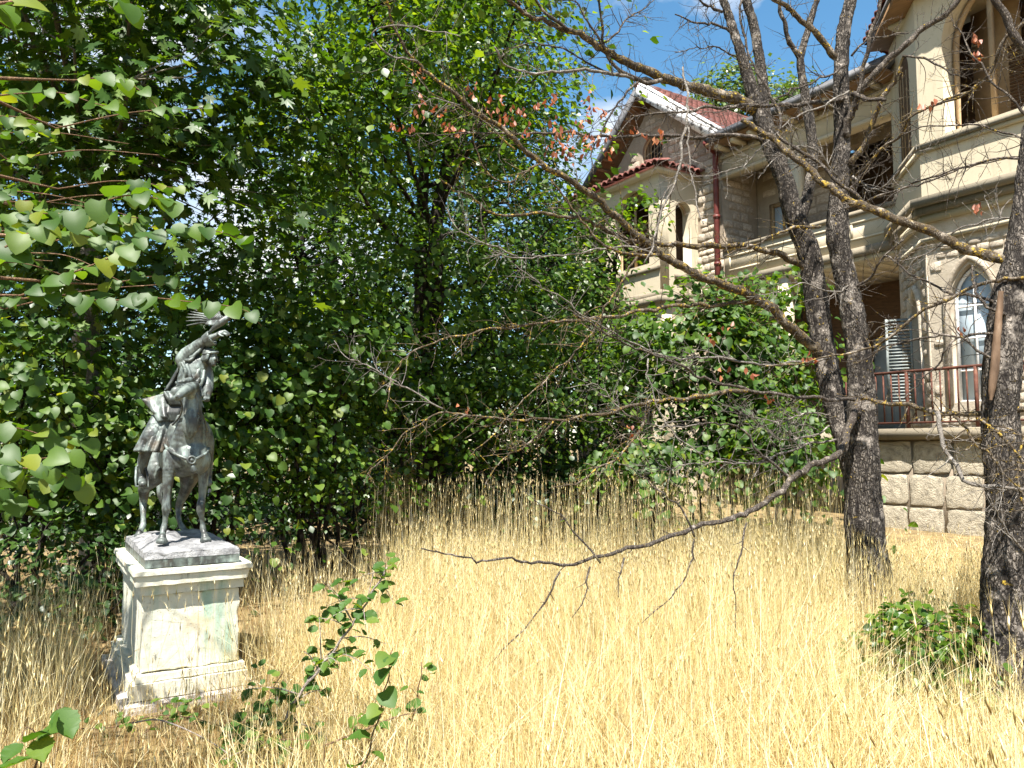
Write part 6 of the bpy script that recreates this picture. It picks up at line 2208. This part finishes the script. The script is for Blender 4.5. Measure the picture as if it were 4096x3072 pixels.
def field(g, n, y0=1.1, y1=10.2, bias=1.0):
    """the open sunlit grass"""
    Y = y0 + (y1 - y0) * g.random(n * 3) ** bias
    X = (g.random(n * 3) * 2 - 1) * (Y * .72 + .35)
    edge = -1.25 + .12 * (Y - 5) + .35 * np.sin(Y * 2.1)            # to the left of this it thins out
    keep_ = g.random(len(X)) < smooth01((X - edge + .55) / .9)
    back = 9.3 - .5 * np.sin(X * 1.3) + .35 * smooth01((X - 2) / 2)
    keep_ &= g.random(len(X)) < smooth01((back - Y + .5) / .9)
    keep_ &= off_pedestal(X, Y) & (Y * .72 + .35 > np.abs(X))
    area = np.abs(Y * .72 + .35)
    keep_ &= g.random(len(X)) < np.clip(area / (y1 * .72 + .35), 0, 1) ** .8
    X, Y = X[keep_], Y[keep_]
    return X[:n], Y[:n]


def around(g, n):
    """everywhere else in view: thin, shorter grass under the trees and round the pedestal"""
    Y = 1.3 + 9 * g.random(n * 3)
    X = -(Y * .72 + .5) + g.random(n * 3) * (Y * .72 + .5 + .2)
    edge = -1.0 + .12 * (Y - 5)
    keep_ = (X < edge) & off_pedestal(X, Y)
    keep_ &= g.random(len(X)) < np.clip(.15 + .85 * smooth01((6.6 - Y) / 1.6), 0, 1)
    X, Y = X[keep_], Y[keep_]
    return X[:n], Y[:n]


def ped_front(g, n):
    a = g.random(n) * 1.7 - .75
    b = -.72 - .5 * g.random(n) ** 1.5
    return PO.x + EXv.x * a + EYv.x * b, PO.y + EXv.y * a + EYv.y * b


def field_near(g, n):
    return field(g, n, 1.1, 6.2)


def field_far(g, n):
    return field(g, n, 5.2, 10.2)


def back_edge(g, n):
    X = -1.6 + 5.6 * g.random(n)
    Y = 8.0 + 1.6 * g.random(n) - .4 * np.sin(X * 1.3)
    return X, Y


def right_front(g, n):
    Y = 1.15 + 1.4 * g.random(n)
    X = .55 * Y + g.random(n) * .35 * Y
    return X, Y



def lenfac(X, Y):
    f = (.62 + .38 * smooth01((Y - 2.0) / 4.0)) * (1 - .25 * smooth01((Y - 6.5) / 1.5))
    f = f * (1 - .5 * smooth01((X - 2.6) / 1.2) * smooth01((Y - 5.6) / 1.6))
    f = f * (1 - .55 * smooth01((X - 1.7) / .5) * smooth01((Y - 3.3) / .6) * smooth01((5.9 - Y) / .6))
    patch = np.sin(X * 1.7 + .6 * np.sin(Y * 1.1)) * np.sin(Y * 1.3 + 1.1 + .8 * np.sin(X * .9))
    f = f * (.92 + .22 * patch + .10 * np.sin(X * 4.1 + 1) * np.sin(Y * 3.7))
    return f * (1 - .35 * np.exp(-((X + 1.2) / .7) ** 2) * smooth01((5.5 - Y) / 1.5))


grass(13000, (.45, .90), (.0024, .0044), field_near, 'straw', 'dry_grass', heads=.10, lean=.38, bend=.22, seed=1)
grass(13000, (.50, .95), (.0022, .0040), field_far, 'straw', 'dry_grass', heads=.55, lean=.16, bend=.2, seed=11)
grass(30000, (.45, 1.0), (.0024, .0046), field, 'straw', 'dry_grass', lean=.95, bend=.25, seed=8, lift=.30)
grass(40000, (.22, .60), (.0024, .0050), field, 'straw', 'dry_grass', lean=.65, bend=.4, seed=2, tangle=.4, lift=.12)
grass(40000, (.10, .42), (.002, .005), field, 'straw_brown', 'dry_grass', lean=.6, bend=.6, seed=3, tangle=.4)
grass(52000, (.08, .28), (.0016, .0036), around, 'straw_brown', 'dry_grass', lean=.6, bend=.9, seed=4, tangle=.3)
grass(7000, (.25, .60), (.0016, .003), around, 'straw', 'dry_grass', heads=.3, lean=.3, bend=.4, seed=5)
grass(90, (.50, .80), (.002, .003), ped_front, 'straw', 'dry_grass', heads=.8, lean=.18, bend=.2, seed=6)
grass(700, (.70, 1.1), (.002, .0038), right_front, 'straw', 'dry_grass', heads=.6, lean=.2, bend=.2, seed=7)
grass(1700, (.75, 1.22), (.0022, .0036), back_edge, 'straw', 'dry_grass', heads=.8, lean=.10, bend=.15, seed=9)
